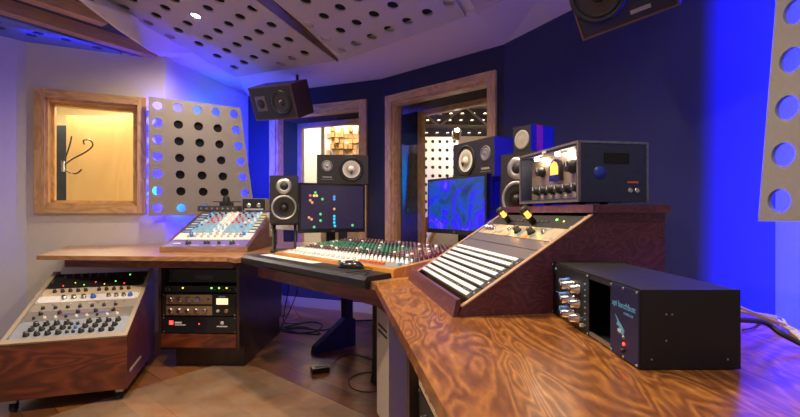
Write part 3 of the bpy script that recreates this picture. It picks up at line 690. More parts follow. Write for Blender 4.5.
MB().box(-.268, -.205, .12, mh-.005, 0, .0015).build('patch_panel', DBLU, t2); MB().box(.215, .268, .12, mh-.005, 0, .0015).build('meter_panel', DBLU, t2)
for j in range(7): MB().box(.220, .262, .135+j*.055, .160+j*.055, .0015, .003).build('label', YEL if j % 2 or j > 3 else WHP, t2)
for j in range(8): MB().box(-.262, -.212, .135+j*.047, .150+j*.047, .0015, .003).build('label', WHP if j % 2 else LBLU, t2)
for x, yy in ((-.175, .075), (-.16, .045), (.20, .075), (.19, .045)): knob(t2, x, yy+.01, .012, .02, BLU, WHP, .002)
# small things on top of it
topz = ZT+.275
t = thing('headphone_amplifier', 'small beige amplifier with two white knobs on top of the left rack', 'audio unit', frame(-1.315+.135, 2.985+.66, topz, 1, .05))
MB().box(-.10, .09, -.05, .10, .006, .105).build('case', mat('beige_case', (.40, .33, .22), .45), t, .003); MB().box(-.096, .086, -.053, -.05, .01, .101).build('faceplate', BLK, t)
for x in (-.045, .035): 
    o = knob(t, x, 0, .017, .014, CHR, BLK); o.matrix_local = Matrix.Translation((x, -.053, .05)) @ UP
MB().box(-.08, .07, -.056, -.053, .014, .022).build('scale_strip', WHP, t)
for x in (-.06, .06): MB().box(x-.01, x+.01, -.04, .08, 0, .006).build('foot', RUB, t)
t = thing('patch_box', 'flat dark grey box with small knobs lying on top of the left rack', 'audio unit', frame(-1.315-.16, 2.985+.655, topz, 1, .02))
MB().box(-.17, .15, -.03, .10, 0, .045).build('case', mat('dark_case', (.06, .06, .06), .5), t, .003)
for k in range(7):
    o = knob(t, 0, 0, .008, .010, GREY, WHP); o.matrix_local = Matrix.Translation((-.14+k*.043, -.03, .022)) @ UP
t = thing('desk_microphone', 'small black microphone gadget with thin side arms on the grey box', 'microphone', frame(-1.315-.12, 3.67, topz+.045, 1, 0))
MB().box(-.045, .05, -.03, .03, 0, .03).build('base', BLK, t, .006); MB().lathe([(0, .055), (.02, .05), (.028, .035), (.03, .0)], Matrix.Translation((0, 0, .03)), 16).build('head', BLK, t)
MB().cyl((-.11, 0, .035), (.12, 0, .035), .004).build('side_arm', BLK, t)
# mounting arm for the monitor
t = thing('monitor_arm', 'white swing arm bolted to the side of the left rack', 'mounting arm', frame(-1.015, 3.50, .925, .66, -.75))
MB().box(-.012, .014, -.03, .03, -.09, .10).build('wall_plate', WHP, t, .003); MB().cyl((.022, 0, -.04), (.022, 0, .05), .014).build('pivot', STEEL, t)
MB().box(.03, .50, -.010, .010, -.028, .020).build('arm_link', WHP, t, .004)

# ------------------------------------------------------------------ big mixing console
S0, S1, N0, N1 = -2.43, -1.37, 1.19, 1.71
MK = M0 @ Matrix.Translation(((S0+S1)/2, N0, ZT)); W2 = (S1-S0)/2; D = N1-N0
t = thing('mixing_console', 'large mixing console covered in rows of green, red and white knobs', 'mixing console', MK)
MB().prism([(.02, .001), (D, .001), (D, .075), (D-.05, .078), (.02, .032)], -W2+.02, W2-.02, 'x').build('console_body', mat('console_grey', (.22, .215, .20), .45), t)
MB().prism([(0, 0), (.02, 0), (.02, .036), (.004, .034)], -W2, W2, 'x').build('front_rail', W_HONEY, t, .002)
for s in (-1, 1): MB().prism([(.02, 0), (D+.005, 0), (D+.005, .082), (.02, .038)], s*W2-(.02 if s > 0 else 0), s*W2+(.02 if s < 0 else 0), 'x').build('side_cheek', W_HONEY, t, .002)
sa = math.atan2(.046, D-.07); Mc = Matrix.Translation((0, .02, .033)) @ Matrix.Rotation(sa, 4, 'X')
def ck(x, v, r, h, m, c, nm='knob'): 
    o = knob(t, x, v, r, h*.8, m, c, 0, nm); o.matrix_local = Mc @ Matrix.Translation((x, v, 0)) @ Matrix.Rotation(random.uniform(-1, 1), 4, 'Z'); return o
fcw = MB().prism([(-.010, 0), (.010, 0), (.008, .012), (.003, .009), (-.003, .009), (-.008, .012)], -.006, .006, 'x').mesh('fader_cap', mat('off_white_cap', (.58, .57, .54), .5))
fco = fcw.copy(); fco.materials[0] = ORG; fcb = fcw.copy(); fcb.materials[0] = LBLU
def cap(x, v, me):
    o = link('fader_cap', me, t); o.matrix_local = Mc @ Matrix.Translation((x, v, 0)); return o
NC = 32; dxk = (2*W2-.10)/(NC-1)
for k in range(NC):
    x = -W2+.05+k*dxk
    if k < 22: cap(x, .045+.012*(k % 3), fcw); 
for k in range(8): cap(W2-.31+k*.024, .045, fco)
cap(W2-.06, .07, fcb)
MB().box(-W2+.03, W2-.33, .018, .10, 0, .001).build('scribble_strip', WHP, t).matrix_local = Mc
rows = [(.105, WHP, 'w'), (.135, STEEL, 'p'), (.165, BLK, 'b'), (.195, MAR, 'm'), (.225, GRN, 'g'), (.253, GRN, 'g'), (.281, GRN, 'g'), (.309, GRN, 'g'), (.337, GRN, 'g'), (.365, GRN, 'g'), (.395, BLK, 'b'), (.425, MAR, 'm'), (.455, BLK, 'b'), (.480, MAR, 'm')]
rest = MB(); restm = [WHP, STEEL, BLK, MAR, GRN]; n_ind = 0
for v, m, c in rows:
    for k in range(NC):
        x = -W2+.05+k*dxk
        mm = MAR if (k > 24 and m is GRN) else m
        if n_ind < 96: ck(x, v, .0085, .022, mm, WHP if mm in (BLK, MAR) else BLK); n_ind += 1
        else:
            if random.random() < .18: mm = random.choice((BLK, WHP, BLK))
            rest.mi = restm.index(mm); Mq = Mc @ Matrix.Translation((x, v, 0))
            rest.lathe([(.0092, 0), (.0085, .006), (.0072, .022), (0, .022)], Mq, 8)
            if mm is GRN: rest.mi = 3; rest.box(-.0015, .0015, 0, .007, .022, .0235, Mq)
            if mm is MAR or mm is BLK: rest.mi = 1 if mm is BLK else 0; rest.box(-.001, .001, 0, .007, .022, .023, Mq)
o = rest.build('knob', restm, t); o['kind'] = 'stuff'
# paper strip and mouse on the pad
o = MB().box(-.36, .22, -.050, .010, 0, .0012).build('paper_strip', WHP); o.matrix_world = M0 @ Matrix.Translation((-2.10, 1.165, ZT+.021)); tag(o, 'long strip of white paper lying on the armrest pad', 'paper')
pc = at(346, 268, 1.0)
def on(px, py, z): Y = (EYE-z)*F/(py-CY); return V(((px-CX)/F*Y, Y, z))
mp = on(351, 268, ZT+.021)
t = thing('computer_mouse', 'black computer mouse on the armrest pad before the orange caps', 'mouse', frame(mp.x, mp.y, ZT+.021, .80, -.45) @ Matrix.Rotation(R(15), 4, 'Z'))
prof = [(.0, 0)]
b = MB(); segs = 18
rings = []
for i in range(9):
    a = i/8*math.pi/2; r = math.cos(a); z = math.sin(a)
    rings.append([b.bm.verts.new((.062*r*math.cos(q*2*math.pi/segs)*(1+.0), .033*r*math.sin(q*2*math.pi/segs)*(1-.15*math.cos(q*2*math.pi/segs)*-1), .001+.034*z)) for q in range(segs)] if i < 8 else [b.bm.verts.new((0, 0, .035))])
for p, q in zip(rings, rings[1:]):
    for i in range(segs):
        f = b.bm.faces.new((p[i], p[(i+1) % segs], q[(i+1) % segs], q[i]) if len(q) > 1 else (p[i], p[(i+1) % segs], q[0])); f.smooth = True
b.bm.faces.new(rings[0][::-1]); b.build('shell', BLKG, t)
MB().cyl((-.035, -.005, .030), (-.035, .005, .030), .008).build('scroll_wheel', STEEL, t); MB().box(-.06, .0, -.0008, .0008, .012, .0345).build('button_seam', STEEL, t)
w_ = M0 @ V((-1.62, 1.12, ZT+.026))
o = MB().tube(spline([mp+V((.05, -.03, .010)), mp+V((.10, -.10, .006)), V((-.22, 1.80, ZT+.0235)), V((-.14, 1.74, ZT+.0235)), V((-.135, 1.80, ZT+.0235)), V((-.09, 1.84, ZT+.008)), V((-.02, 1.93, ZT+.004))], 6), .0022, 6).build('mouse_cable', RUB); tag(o, 'thin black mouse cable at the right end of the armrest pad', 'cable')

# ------------------------------------------------------------------ speakers
def cone(t, x, z, r, m_cone, m_ring, M=Matrix(), dome=True, bolts=True, name='woofer'):
    Mq = Matrix.Translation((x, 0, z)) @ UP
    MB().lathe([(r*1.12, 0), (r*1.12, .005), (r*.96, .007), (r*.94, .002)], Mq, 36).build(name+'_ring', m_ring, t)
    wo = MB().lathe([(r*.80, .002), (r*.30, .0005), (r*.30, .0005)], Mq, 36).build(name, m_cone, t)
    MB().lathe([(r*.95, .002), (r*.88, .007), (r*.80, .002)], Mq, 36).build('surround', RUB, wo)
    if dome: MB().lathe([(r*.30, .0005), (r*.25, .010), (r*.12, .016), (0, .018)], Mq, 24).build('dust_cap', m_cone, wo)
def mon_speaker(name, label, M, w, h, d, side, group=None):
    t = thing(name, label, 'speaker', M, group)
    MB().box(-w/2, w/2, 0.0, d, 0, h).build('cabinet', side, t, .004)
    return t
# horizontally laid white cone monitors
WCONE = mat('white_paper_cone', (.90, .86, .72), .6); SHELL = mat('charcoal_veneer', (.022, .018, .020), .45)
def sideways(M, flip, label):
    t = mon_speaker('studio_monitor', label, M, .382, .215, .20, SHELL)
    s = -1 if flip else 1
    cone(t, s*.065, .108, .082, WCONE, BLK); 
    Mq = Matrix.Translation((-s*.115, 0, .130)) @ UP
    tw = MB().lathe([(.044, 0), (.042, .004), (.034, .004), (.030, .001)], Mq, 28).build('tweeter_ring', mat('dark_metal_ring', (.22, .21, .20), .4, .6), t); MB().lathe([(.030, .001), (.022, .005), (.02, .002), (.012, .007), (0, .009)], Mq, 20).build('tweeter', STEEL, tw)
    o = link('lettering', text_mesh('YAMAHA', .017, mat('white_print', (.8, .8, .8), .5)), t); o.matrix_local = Matrix.Translation((-s*.115, -.0015, .042)) @ UP
    o = MB().box(-s*.115-.045, -s*.115+.045, -.001, 0, .030, .033).build('print_line', GREY, t)
    # the crossed mark on the white cone
    b = MB(); 
    for a in (-.5, .5, 0): b.box(-.0025, .0025, -.0225, -.021, -.016, .014, Matrix.Translation((s*.065+a*.014, .0, .085)) @ Matrix.Rotation(a, 4, 'Y'))
    b.build('cone_mark', BLK, t)
    return t
SL_ = at(317, 184, 3.30)
sideways(frame(-.43, 3.33, 1.243, 1, .12), False, 'sideways black monitor with white cone above the left screen')
sideways(frame(.415, 2.54, 1.222, .47, -.883), True, 'sideways black monitor with white cone above the right screen')
bpy.context.view_layer.update()
for o in [q for q in C.objects if q.name.startswith('studio_monitor')]:
    m = o.matrix_world.copy(); c = m.translation; Mst = m.copy(); Mst.translation = V((c.x, c.y, ZT))
    g = 'left' if c.x < 0 else 'right'
    t = thing('speaker_stand', 'black desk stand carrying the %s sideways monitor' % g, 'speaker stand', Mst); hh = c.z-ZT
    MB().box(-.10, .10, .10, .19, 0, .012).build('base_plate', BLK, t, .002); MB().box(-.035, .035, .12, .17, .012, hh-.012).build('post', BLK, t, .003); MB().box(-.14, .14, .01, .19, hh-.012, hh).build('top_plate', BLK, t, .002)
# small two way monitors on legs
ALR = mat('satin_aluminium', (.55, .54, .53), .35, .8)
def twoway(M, label, hh):
    t = mon_speaker('nearfield_monitor', label, M, .185, .315, .26, SHELL)
    MB().lathe([(.052, 0), (.052, .004), (.030, .005), (.022, .001)], Matrix.Translation((0, 0, .245)) @ UP, 32).build('tweeter_plate', ALR, t)
    MB().lathe([(.026, .004), (.020, .010), (0, .012)], Matrix.Translation((0, 0, .245)) @ UP, 20).build('tweeter', BLK, t.children[-1])
    cone(t, 0, .105, .074, mat('dark_cone', (.02, .02, .022), .4), ALR)
    Mst = M.copy(); Mst.translation = M.translation-V((0, 0, hh))
    s = thing('speaker_stand', 'black four rod stand under the ' + ('left' if M.translation.x < 0 else 'right') + ' two way monitor', 'speaker stand', Mst)
    MB().box(-.085, .085, .02, .22, hh-.012, hh).build('top_plate', BLK, s, .003); MB().box(-.09, .09, .02, .24, 0, .012).build('base_plate', BLK, s, .003)
    for x in (-.07, .07):
        for yy in (.04, .20): MB().cyl((x, yy, .012), (x, yy, hh-.012), .008).build('rod', BLK, s)
    return t
twoway(frame(-.765, 2.93, .955, .97, .22), 'two way monitor with silver tweeter plate left of the screen', .955-ZT)
twoway(frame(.535, 2.03, .985, .62, -.78), 'two way monitor with silver tweeter plate behind the valve amplifier', .985-ZT)
# little cube speaker with red band on top of it
t = thing('cube_speaker', 'tiny black speaker with a red band standing on the right monitor', 'speaker', frame(.560, 2.04, 1.30, .50, -.86))
MB().box(-.055, .055, 0, .15, 0, .125).build('cabinet', BLK, t, .004); MB().box(-.0565, .0565, .035, .075, .0015, .1265).build('red_band', mat('red_band', (.42, .02, .06), .5), t)
MB().lathe([(.045, 0), (.043, .004), (.034, .002), (.012, -.004+.005), (0, .006)], Matrix.Translation((0, 0, .062)) @ UP, 28).build('cone', mat('grey_cone', (.35, .32, .28), .5), t)
# big wall mounted monitors, placed by their tilted frames
def big(c0, a, b_, depth, label, tw_left=True, extra=0):
    a, b_ = V(a), V(b_); b_ = b_-a*(a.dot(b_)/a.dot(a)); w_, h_ = a.length, b_.length
    x = a.normalized(); zz = -b_.normalized(); yv = zz.cross(x)
    M = Matrix(((x.x, yv.x, zz.x, 0), (x.y, yv.y, zz.y, 0), (x.z, yv.z, zz.z, 0), (0, 0, 0, 1)))
    o = V(c0)+a/2+b_; M.translation = o     # bottom centre of the baffle
    t = thing('main_monitor', label, 'speaker', M)
    MB().box(-w_/2, w_/2, 0, depth, 0, h_).build('cabinet', mat('walnut_speaker_veneer', (.055, .024, .016), .4), t, .003)
    MB().box(-w_/2+.012, w_/2-.012, -.004, .0, .012, h_-.012).build('baffle', GRILL, t)
    e = W_LIP
    for q in ((-w_/2, w_/2, -.006, .0, 0, .008), (-w_/2, w_/2, -.006, 0, h_-.008, h_), (-w_/2, -w_/2+.008, -.006, 0, .008, h_-.008), (w_/2-.008, w_/2, -.006, 0, .008, h_-.008)): MB().box(*q).build('edge_trim', mat('thin_walnut_edge', (.14, .06, .035), .5), t)
    s = 1 if tw_left else -1; r = h_*.33; zc = h_*.5; xc = s*w_*.20
    Mq = Matrix.Translation((xc, -.004, zc)) @ UP
    MB().lathe([(r*1.08, 0), (r*1.08, .008), (r*.92, .010), (r*.88, .003)], Mq, 40).build('woofer_ring', mat('dark_ring', (.04, .04, .045), .35, .5), t)
    MB().lathe([(r*.88, .003), (r*.82, .010), (r*.74, .004)], Mq, 40).build('surround', RUB, t)
    wf = MB().lathe([(r*.74, .004), (r*.3, .0005)], Mq, 40).build('woofer', mat('brown_cone', (.035, .028, .024), .35), t)
    MB().lathe([(r*.3, .0005), (r*.24, .014), (0, .020)], Mq, 28).build('dust_cap', mat('shiny_dust_cap', (.09, .07, .05), .25, .6), wf)
    q = h_*.20; xt = -s*w_*.27
    MB().box(xt-q, xt+q, -.009, -.004, zc-q*1.1, zc+q*1.1).build('tweeter_plate', mat('grey_tweeter_plate', (.13, .10, .10), .4, .4), t, .003)
    MB().lathe([(q*.7, 0), (q*.62, .004), (q*.4, .001), (q*.2, .006), (0, .008)], Matrix.Translation((xt, -.009, zc)) @ UP, 28).build('tweeter', BLKG, t)
    # suspension bracket to the ceiling
    return t
A1, B1 = V((.46, -.22, -.024))*.96, V((.052, .12, -.286))*.96
P1 = at(248, 88, 4.05); big(P1, A1, B1, .24, 'large tilted monitor hung high in the blue lit left corner')
b0 = at(583.2, 40.8, 2.1); k_ = .913
A2 = V((.316, -.3, .048))*k_; Bv = V((.172, .133, -.3))*k_
t = big(b0-Bv, A2, Bv, .22, 'large tilted monitor hung high on the right navy wall', tw_left=False)
MB().box(.02, .10, -.007, -.004, .035, .052).build('badge', STEEL, t)
tt = bpy.data.objects
for (p, q, lab) in ((P1+A1*.5+V((.17, .36, .0)), None, 'left'), (b0-Bv+A2*.5+V((.16, .26, .0)), None, 'right')):
    t = thing('speaker_bracket', 'black steel bracket holding the %s main monitor to the ceiling' % lab, 'bracket', Matrix.Translation((p.x, p.y, H)))
    MB().box(-.05, .05, -.05, .05, -.008, 0).build('ceiling_plate', BLK, t); MB().cyl((0, 0, -.008), (0, 0, -(H-p.z)), .012).build('drop_rod', BLK, t)

# ------------------------------------------------------------------ computer screens
def screen_mat(name, kind):
    m, t, b = nt(name); N, L = t.nodes.new, t.links.new
    tc = N('ShaderNodeTexCoord')
    b.inputs['Base Color'].default_value = (.01, .01, .012, 1); b.inputs['Roughness'].default_value = .25
    if kind == 'art':
        n = N('ShaderNodeTexNoise'); n.inputs['Scale'].default_value = 5.5; n.inputs['Detail'].default_value = 5; n.inputs['Distortion'].default_value = 1.8; L(tc.outputs['Object'], n.inputs['Vector'])
        cr = N('ShaderNodeValToRGB'); e = cr.color_ramp.elements; e[0].position = .30; e[0].color = (.0, .02, .16, 1); e[1].position = .72; e[1].color = (.28, .22, 1, 1)
        for p, c in ((.42, (.0, .06, .22)), (.47, (.0, .05, .60)), (.52, (.01, .0, .80)), (.60, (.05, .02, 1.0))): k = e.new(p); k.color = (*c, 1)
        L(n.outputs['Fac'], cr.inputs[0]); L(cr.outputs[0], b.inputs['Emission Color']); b.inputs['Emission Strength'].default_value = 1.1
    else:
        n = N('ShaderNodeTexNoise'); n.inputs['Scale'].default_value = 3; L(tc.outputs['Object'], n.inputs['Vector'])
        cr = N('ShaderNodeValToRGB'); e = cr.color_ramp.elements; e[0].color = (.03, .022, .07, 1); e[1].color = (.06, .035, .10, 1)
        L(n.outputs['Fac'], cr.inputs[0]); L(cr.outputs[0], b.inputs['Emission Color']); b.inputs['Emission Strength'].default_value = .5
    return m
def monitor(pl, pr, z0, z1, label, kind, stand):
    M = frame((pl[0]+pr[0])/2, (pl[1]+pr[1])/2, z0, pr[0]-pl[0], pr[1]-pl[1]); w_ = math.dist(pl, pr)/2; h = z1-z0
    t = thing('computer_monitor', label, 'monitor', M)
    MB().box(-w_, w_, 0, .04, 0, h).build('housing', BLKG, t, .004)
    dsp = MB().box(-w_+.014, w_-.014, -.002, .0, .026, h-.014).build('display', screen_mat('display_'+kind, kind), t)
    if kind == 'icons':
        ic = [(.22, .83, 'g'), (.20, .76, 'y'), (.24, .76, 'y'), (.14, .76, 'r'), (.14, .65, 'o'), (.17, .60, 'o'), (.52, .74, 'c'), (.52, .68, 'c'), (.52, .45, 'o'), (.30, .33, 'g'), (.12, .25, 'o'), (.16, .21, 'o'), (.30, .18, 'g'), (.52, .28, 'b'), (.52, .21, 'b'), (.52, .13, 'b'), (.53, .05, 'b'), (.82, .06, 'g'), (.33, .68, 'g'), (.20, .03, 'g')]
        cm = {'g': em('icon_green', (.1, .8, .25), 1.0), 'y': em('icon_yellow', (1, .75, .2), 1.1), 'r': em('icon_red', (.9, .15, .1), 1), 'o': em('icon_orange', (.9, .4, .15), 1), 'c': em('icon_blue', (.05, .35, .9), 1.1), 'b': em('icon_cyan', (.0, .6, 1), 1.3)}
        for x, z, c in ic:
            xx, zz = -w_+.014+x*(2*w_-.028), .03+z*(h-.045)
            MB().lathe([(0, .001), (.0085, .001), (.009, 0)], Matrix.Translation((xx, -.002, zz)) @ UP, 10).build('screen_icon', cm[c], dsp)
    o = link('lettering', text_mesh('LG', .016, STEEL), t); o.matrix_local = Matrix.Translation((0, -.0015, .007)) @ UP
    if stand:
        MB().box(-.03, .03, .05, .075, -.12-(z0-ZT-.12)+.012, .15).build('stand_neck', BLKG, t, .003)
        MB().lathe([(0, .012), (.07, .010), (.075, 0), (0, 0)], Matrix.Translation((0, .06, ZT-z0+.0)), 28).build('stand_foot', BLKG, t)
        MB().box(-.04, .04, .04, .052, .08, .18).build('mount', BLK, t)
    return t
monitor((-.66, 2.90), (-.243, 3.08), .892, 1.222, 'black screen with small coloured icons above the console', 'icons', True)
monitor((.173, 2.78), (.45, 2.31), .903, 1.232, 'black framed screen showing blue abstract picture at the console right', 'art', True)

# ------------------------------------------------------------------ sloping patch rack on the right desk
fdir = (.16, -.987); MQ = frame(.044+.0, 1.778, ZT, *fdir)    # x towards the camera, y away to the right
WR = .645
t = thing('desktop_rack', 'sloping purple lit wooden rack of patchbays on the near right desk', 'equipment rack', MQ)
prof = [(0, 0), (.60, 0), (.60, .285), (.39, .285), (.385, .262), (.012, .022)]
for x0, x1 in ((0, .018), (WR-.018, WR)): MB().prism(prof, x0, x1, 'x').build('side_panel', W_PURP, t, .0015)
edge = mat('pale_ply_edge', (.46, .28, .17), .5)
for x0, x1 in ((0, .018), (WR-.018, WR)): MB().prism([(.012, .0225), (.012, .026), (.383, .266), (.383, .2625)], x0, x1, 'x').build('ply_edge', edge, t)
MB().prism([(-.012, 0), (.0, 0), (.010, .045), (-.002, .045)], 0, WR, 'x').build('front_lip', W_PURP, t, .001)
MB().box(-.008, WR+.008, .375, .61, .268, .29).build('top_board', W_PURP, t, .002); MB().box(.018, WR-.018, .59, .60, 0, .268).build('back_panel', W_CAB, t)
Ms = slope(MQ, .012, .022, .385, .262, WR/2); UW = WR-.04
y = .03; WPB = mat('white_label_strip', (.86, .86, .90), .45)
places = ['nearest the lip', 'second from the lip', 'third from the lip', 'just below the blank panels']
for k in range(4):
    u = unit('patchbay', 'black patchbay with two white label strips, %s' % places[k], Ms @ Matrix.Translation((0, y, .004)), UW, .0465, BLK, 'patchbays in the right rack', 'patchbay', depth=.035); y += .0475
    for v in (.005, .028): MB().box(-UW/2+.022, UW/2-.022, v, v+.012, 0, .004).build('label_strip', WPB, u)
    b = MB()
    for q in range(24):
        b.lathe([(.0035, 0), (.0035, .0015), (.002, .0015)], Matrix.Translation((-UW/2+.035+q*(UW-.07)/23, .0225, 0)), 6)
    o = b.build('jack_row', STEEL, u)
BPL = mat('grey_violet_blank', (.17, .15, .17), .35, .3)
for k in range(2):
    u = unit('blank_panel', 'grey blank rack panel, %s of the two above the patchbays' % ('lower', 'upper')[k], Ms @ Matrix.Translation((0, y, .0)), UW, .043, BPL, None, 'rack panel', depth=.02); y += .044
mc = bpy.data.materials.new('painted_faceplate'); mc.use_nodes = True; tq = mc.node_tree; bb = tq.nodes['Principled BSDF']
n = tq.nodes.new('ShaderNodeTexNoise'); n.inputs['Scale'].default_value = 14; n.inputs['Distortion'].default_value = 1.2; tc = tq.nodes.new('ShaderNodeTexCoord'); tq.links.new(tc.outputs['Object'], n.inputs['Vector'])
cr = tq.nodes.new('ShaderNodeValToRGB'); e = cr.color_ramp.elements; e[0].position = .33; e[0].color = (.05, .20, .22, 1); e[1].position = .68; e[1].color = (.75, .25, .04, 1)
for p, c in ((.43, (.22, .25, .18)), (.5, (.5, .40, .28)), (.58, (.62, .5, .36))): k = e.new(p); k.color = (*c, 1)
tq.links.new(n.outputs['Fac'], cr.inputs[0]); tq.links.new(cr.outputs[0], bb.inputs['Base Color']); bb.inputs['Roughness'].default_value = .35
u = unit('effects_unit', 'unit with a painted orange and teal faceplate and chunky knobs', Ms @ Matrix.Translation((0, y, .0)), UW, .064, mc, None, 'audio unit', depth=.02); y += .065
for x in (-.25, -.22, -.19): knob(u, x, .03, .010, .018, CHR, BLK)
for x in (.03, .13): knob(u, x, .03, .012, .020, BLK, WHP)
for x in (-.05, .20): knob(u, x, .035, .006, .012, CHR, BLK)
hrem = math.hypot(.373, .24)-y-.004
u = unit('audio_unit', 'black unit with buttons just below the top board of the right rack', Ms @ Matrix.Translation((0, y, .0)), UW, hrem, BLK, None, 'audio unit', depth=.02)
for k in range(12): button(u, -.2+k*.03, hrem*.4, .016, .008, .003, mat('dark_grey_button', (.07, .07, .08), .4))
led(u, .17, hrem*.6, E_GRN, .004); led(u, .22, hrem*.5, E_YEL, .003)
# two small lamps sitting at the top of the slope
for xl, lab in ((.16, 'left small black lamp with glowing orange opening on the right rack'), (.36, 'right small black lamp with glowing orange opening on the right rack')):
    Mt = Ms @ Matrix.Translation((xl-WR/2+.02, y+hrem*.25, .002)) @ Matrix.Rotation(R(8), 4, 'X')
    t = thing('rack_lamp', lab, 'lamp', Mt)
    MB().lathe([(0, 0), (.011, 0), (.011, .022), (.015, .024), (.0155, .060), (.012, .064), (0, .065)], None, 18).build('lamp_body', BLK, t)
    MB().lathe([(.0162, .030), (.0168, .032), (.0168, .036), (.0162, .038)], None, 18).build('ring', STEEL, t)
    MB().box(.012, .0172, -.012, .004, .028, .050).build('glowing_opening', E_HOT, t)
    p = Mt @ V((.035, -.02, .035)); lamp('POINT', p, .07, (1, .5, .15), .006)

# ------------------------------------------------------------------ valve amplifier box on the rack
fd = (.17, -.985); ql = .43; near = V((.575, 1.43)); o_ = (near.x-.17*ql, near.y+.985*ql)
MV = frame(o_[0], o_[1], 1.063, *fd)    # x towards the camera 0..ql, y to the right
t = thing('valve_compressor', 'vintage valve compressor in a worn navy box with lit amber meter', 'compressor', MV)
dp, hv = .25, .196; wt = .014
MB().box(0, ql, 0, dp, 0, wt).build('case_bottom', TOLEX, t, .003); MB().box(0, ql, 0, dp, hv-wt, hv).build('case_top', TOLEX, t, .003)
for x0 in (0, ql-wt): 
    MB().box(x0, x0+wt, 0, dp, wt, hv-wt).build('case_side', TOLEX, t, .002)
MB().box(wt, ql-wt, dp-wt, dp, wt, hv-wt).build('case_back', TOLEX, t)
worn = mat('worn_gilt_edge', (.15, .12, .14), .6, noise=.6, nscale=80)
for q in ((-.002, ql+.002, -.003, .004, hv-.006, hv+.002), (-.002, ql+.002, -.003, .004, -.0, .008), (ql-.006, ql+.002, -.003, .006, .006, hv-.004), (-.002, .006, -.003, .004, .006, hv-.006)): MB().box(*q).build('edge_trim', worn, t, .001)
FP = mat('antique_silver_faceplate', (.42, .33, .26), .35, .6)
MB().box(wt, ql-wt, .045, .050, wt, hv-wt).build('faceplate', FP, t)
kf = lambda x, z, r, h, m=BLK: setattr(knob(t, x, 0, r, h, m, WHP), 'matrix_local', Matrix.Translation((x, .045, z)) @ UP)
for k in range(6): kf(.075+k*.056, .052, .017, .026)
kf(.11, .125, .019, .026); kf(.325, .125, .022, .028)
MB().prism([(.185, .082), (.260, .082), (.260, .135), (.248, .155), (.222, .163), (.197, .155), (.185, .135)], .030, .045, 'y').build('meter_frame', BLKG, t, .002)
MB().prism([(.195, .104), (.250, .104), (.250, .132), (.240, .148), (.222, .154), (.205, .148), (.195, .132)], .028, .030, 'y').build('meter', E_AMB, t)
b = MB()
for k in range(9): b.box(.06+k*.035, .075+k*.035, .0445, .045, .026, .029)
b.build('lettering', WHP, t)
MB().box(.195, .225, -.0045, -.003, hv-.012, hv-.003).build('badge', WHP, t)
for x in (.09, .25, .34):
    MB().lathe([(0, -.012), (.008, -.010), (.009, 0)], Matrix.Translation((x, .028, hv-wt-.001)), 14).build('pilot_bulb', E_LAMP, t)
for x in (.12, .30): lamp('POINT', MV @ V((x, .024, hv-wt-.022)), .22, (1, .74, .42), .008)
MB().box(ql-.004, ql+.002, .006, dp-.004, hv-.005, hv+.002).build('edge_trim', mat('scuffed_blue_edge', (.12, .14, .22), .6, noise=.7, nscale=90), t, .001); MB().box(ql-.004, ql+.002, dp-.005, dp+.002, .0, hv).build('edge_trim', mat('scuffed_blue_edge', (.1, .1, .1)), t, .001)
# right face details: recessed handle, sockets, red label
MB().box(ql-.0005, ql+.003, .09, .18, .128, .160).build('handle_recess', VOID, t, .001)
for yy in (.185, .210): MB().lathe([(.009, 0), (.009, .003), (.005, .004), (.0, .002)], Matrix.Translation((ql, yy, .038)) @ Matrix.Rotation(R(90), 4, 'Y'), 16).build('socket', CHR, t)
MB().box(ql, ql+.001, .175, .215, .062, .068).build('red_label', mat('red_label', (.7, .12, .06), .5), t)
MB().lathe([(0, .001), (.022, .001), (.022, 0)], Matrix.Translation((ql, .075, .095)) @ Matrix.Rotation(R(90), 4, 'Y'), 24).build('blue_sticker', mat('bright_blue_sticker', (.02, .05, .45), .4), t)
for x, yy in ((.03, .03), (.40, .03), (.03, .11), (.40, .11)): MB().cyl((x, yy, -.013), (x, yy, 0), .012).build('foot', RUB, t)

# ------------------------------------------------------------------ small black rack box on the right desk
nl = on(640, 370, ZT); fl_ = on(553.5, 313, ZT)
dirv = (nl.x-fl_.x, nl.y-fl_.y); WL = math.hypot(*dirv); ML2 = frame(fl_.x, fl_.y, ZT, *dirv)
t = thing('module_rack', 'black module rack with blue right end panel on the near right desk', 'module rack', ML2)
hh = .137; dd = .172
MB().box(0, WL, .002, dd, hh-.004, hh).build('top_cover', BLK, t, .001); MB().box(0, WL, .002, dd, .002, .005).build('bottom_cover', BLK, t); MB().box(WL-.003, WL, .002, dd, .005, hh-.004).build('side_cover', BLK, t); MB().box(0, .003, .002, dd, .005, hh-.004).build('side_cover', BLK, t); MB().box(.003, WL-.003, dd-.003, dd, .005, hh-.004).build('back_cover', BLK, t)
# front: two modules, open bay, blue panel
xs = (0, .53*WL, .765*WL, WL)
def FPm(x, z, yy=0): return Matrix.Translation((x, yy, z)) @ UP
MB().box(.002, xs[1], -.002, .001, .003, hh-.003).build('faceplate', BLK, t)
MB().box(xs[1], xs[2], .06, .062, .005, hh-.005).build('bay_bulkhead', VOID, t); MB().box(xs[1], xs[2], -.001, .003, .004, .012).build('bay_rail', STEEL, t); MB().box(xs[1], xs[2], -.001, .003, hh-.012, hh-.005).build('bay_rail', BLK, t)
MB().box(xs[1]+.025, xs[1]+.040, .058, .0605, .055, .075).build('edge_connector', mat('tan_connector', (.4, .3, .18), .5), t)
MB().box(xs[2], WL, -.003, .001, .003, hh-.003).build('power_panel', APIB, t, .0008)
for j in range(3):
    z = .102-j*.033
    for k, (x, r, h, m) in enumerate(((xs[1]*.50, .009, .022, BLU), (xs[1]*.63, .0105, .030, CHR), (xs[1]*.76, .0105, .022, CHR))):
        o = knob(t, 0, 0, r, h, m, WHP); o.matrix_local = FPm(x, z-.004*k, -.002)
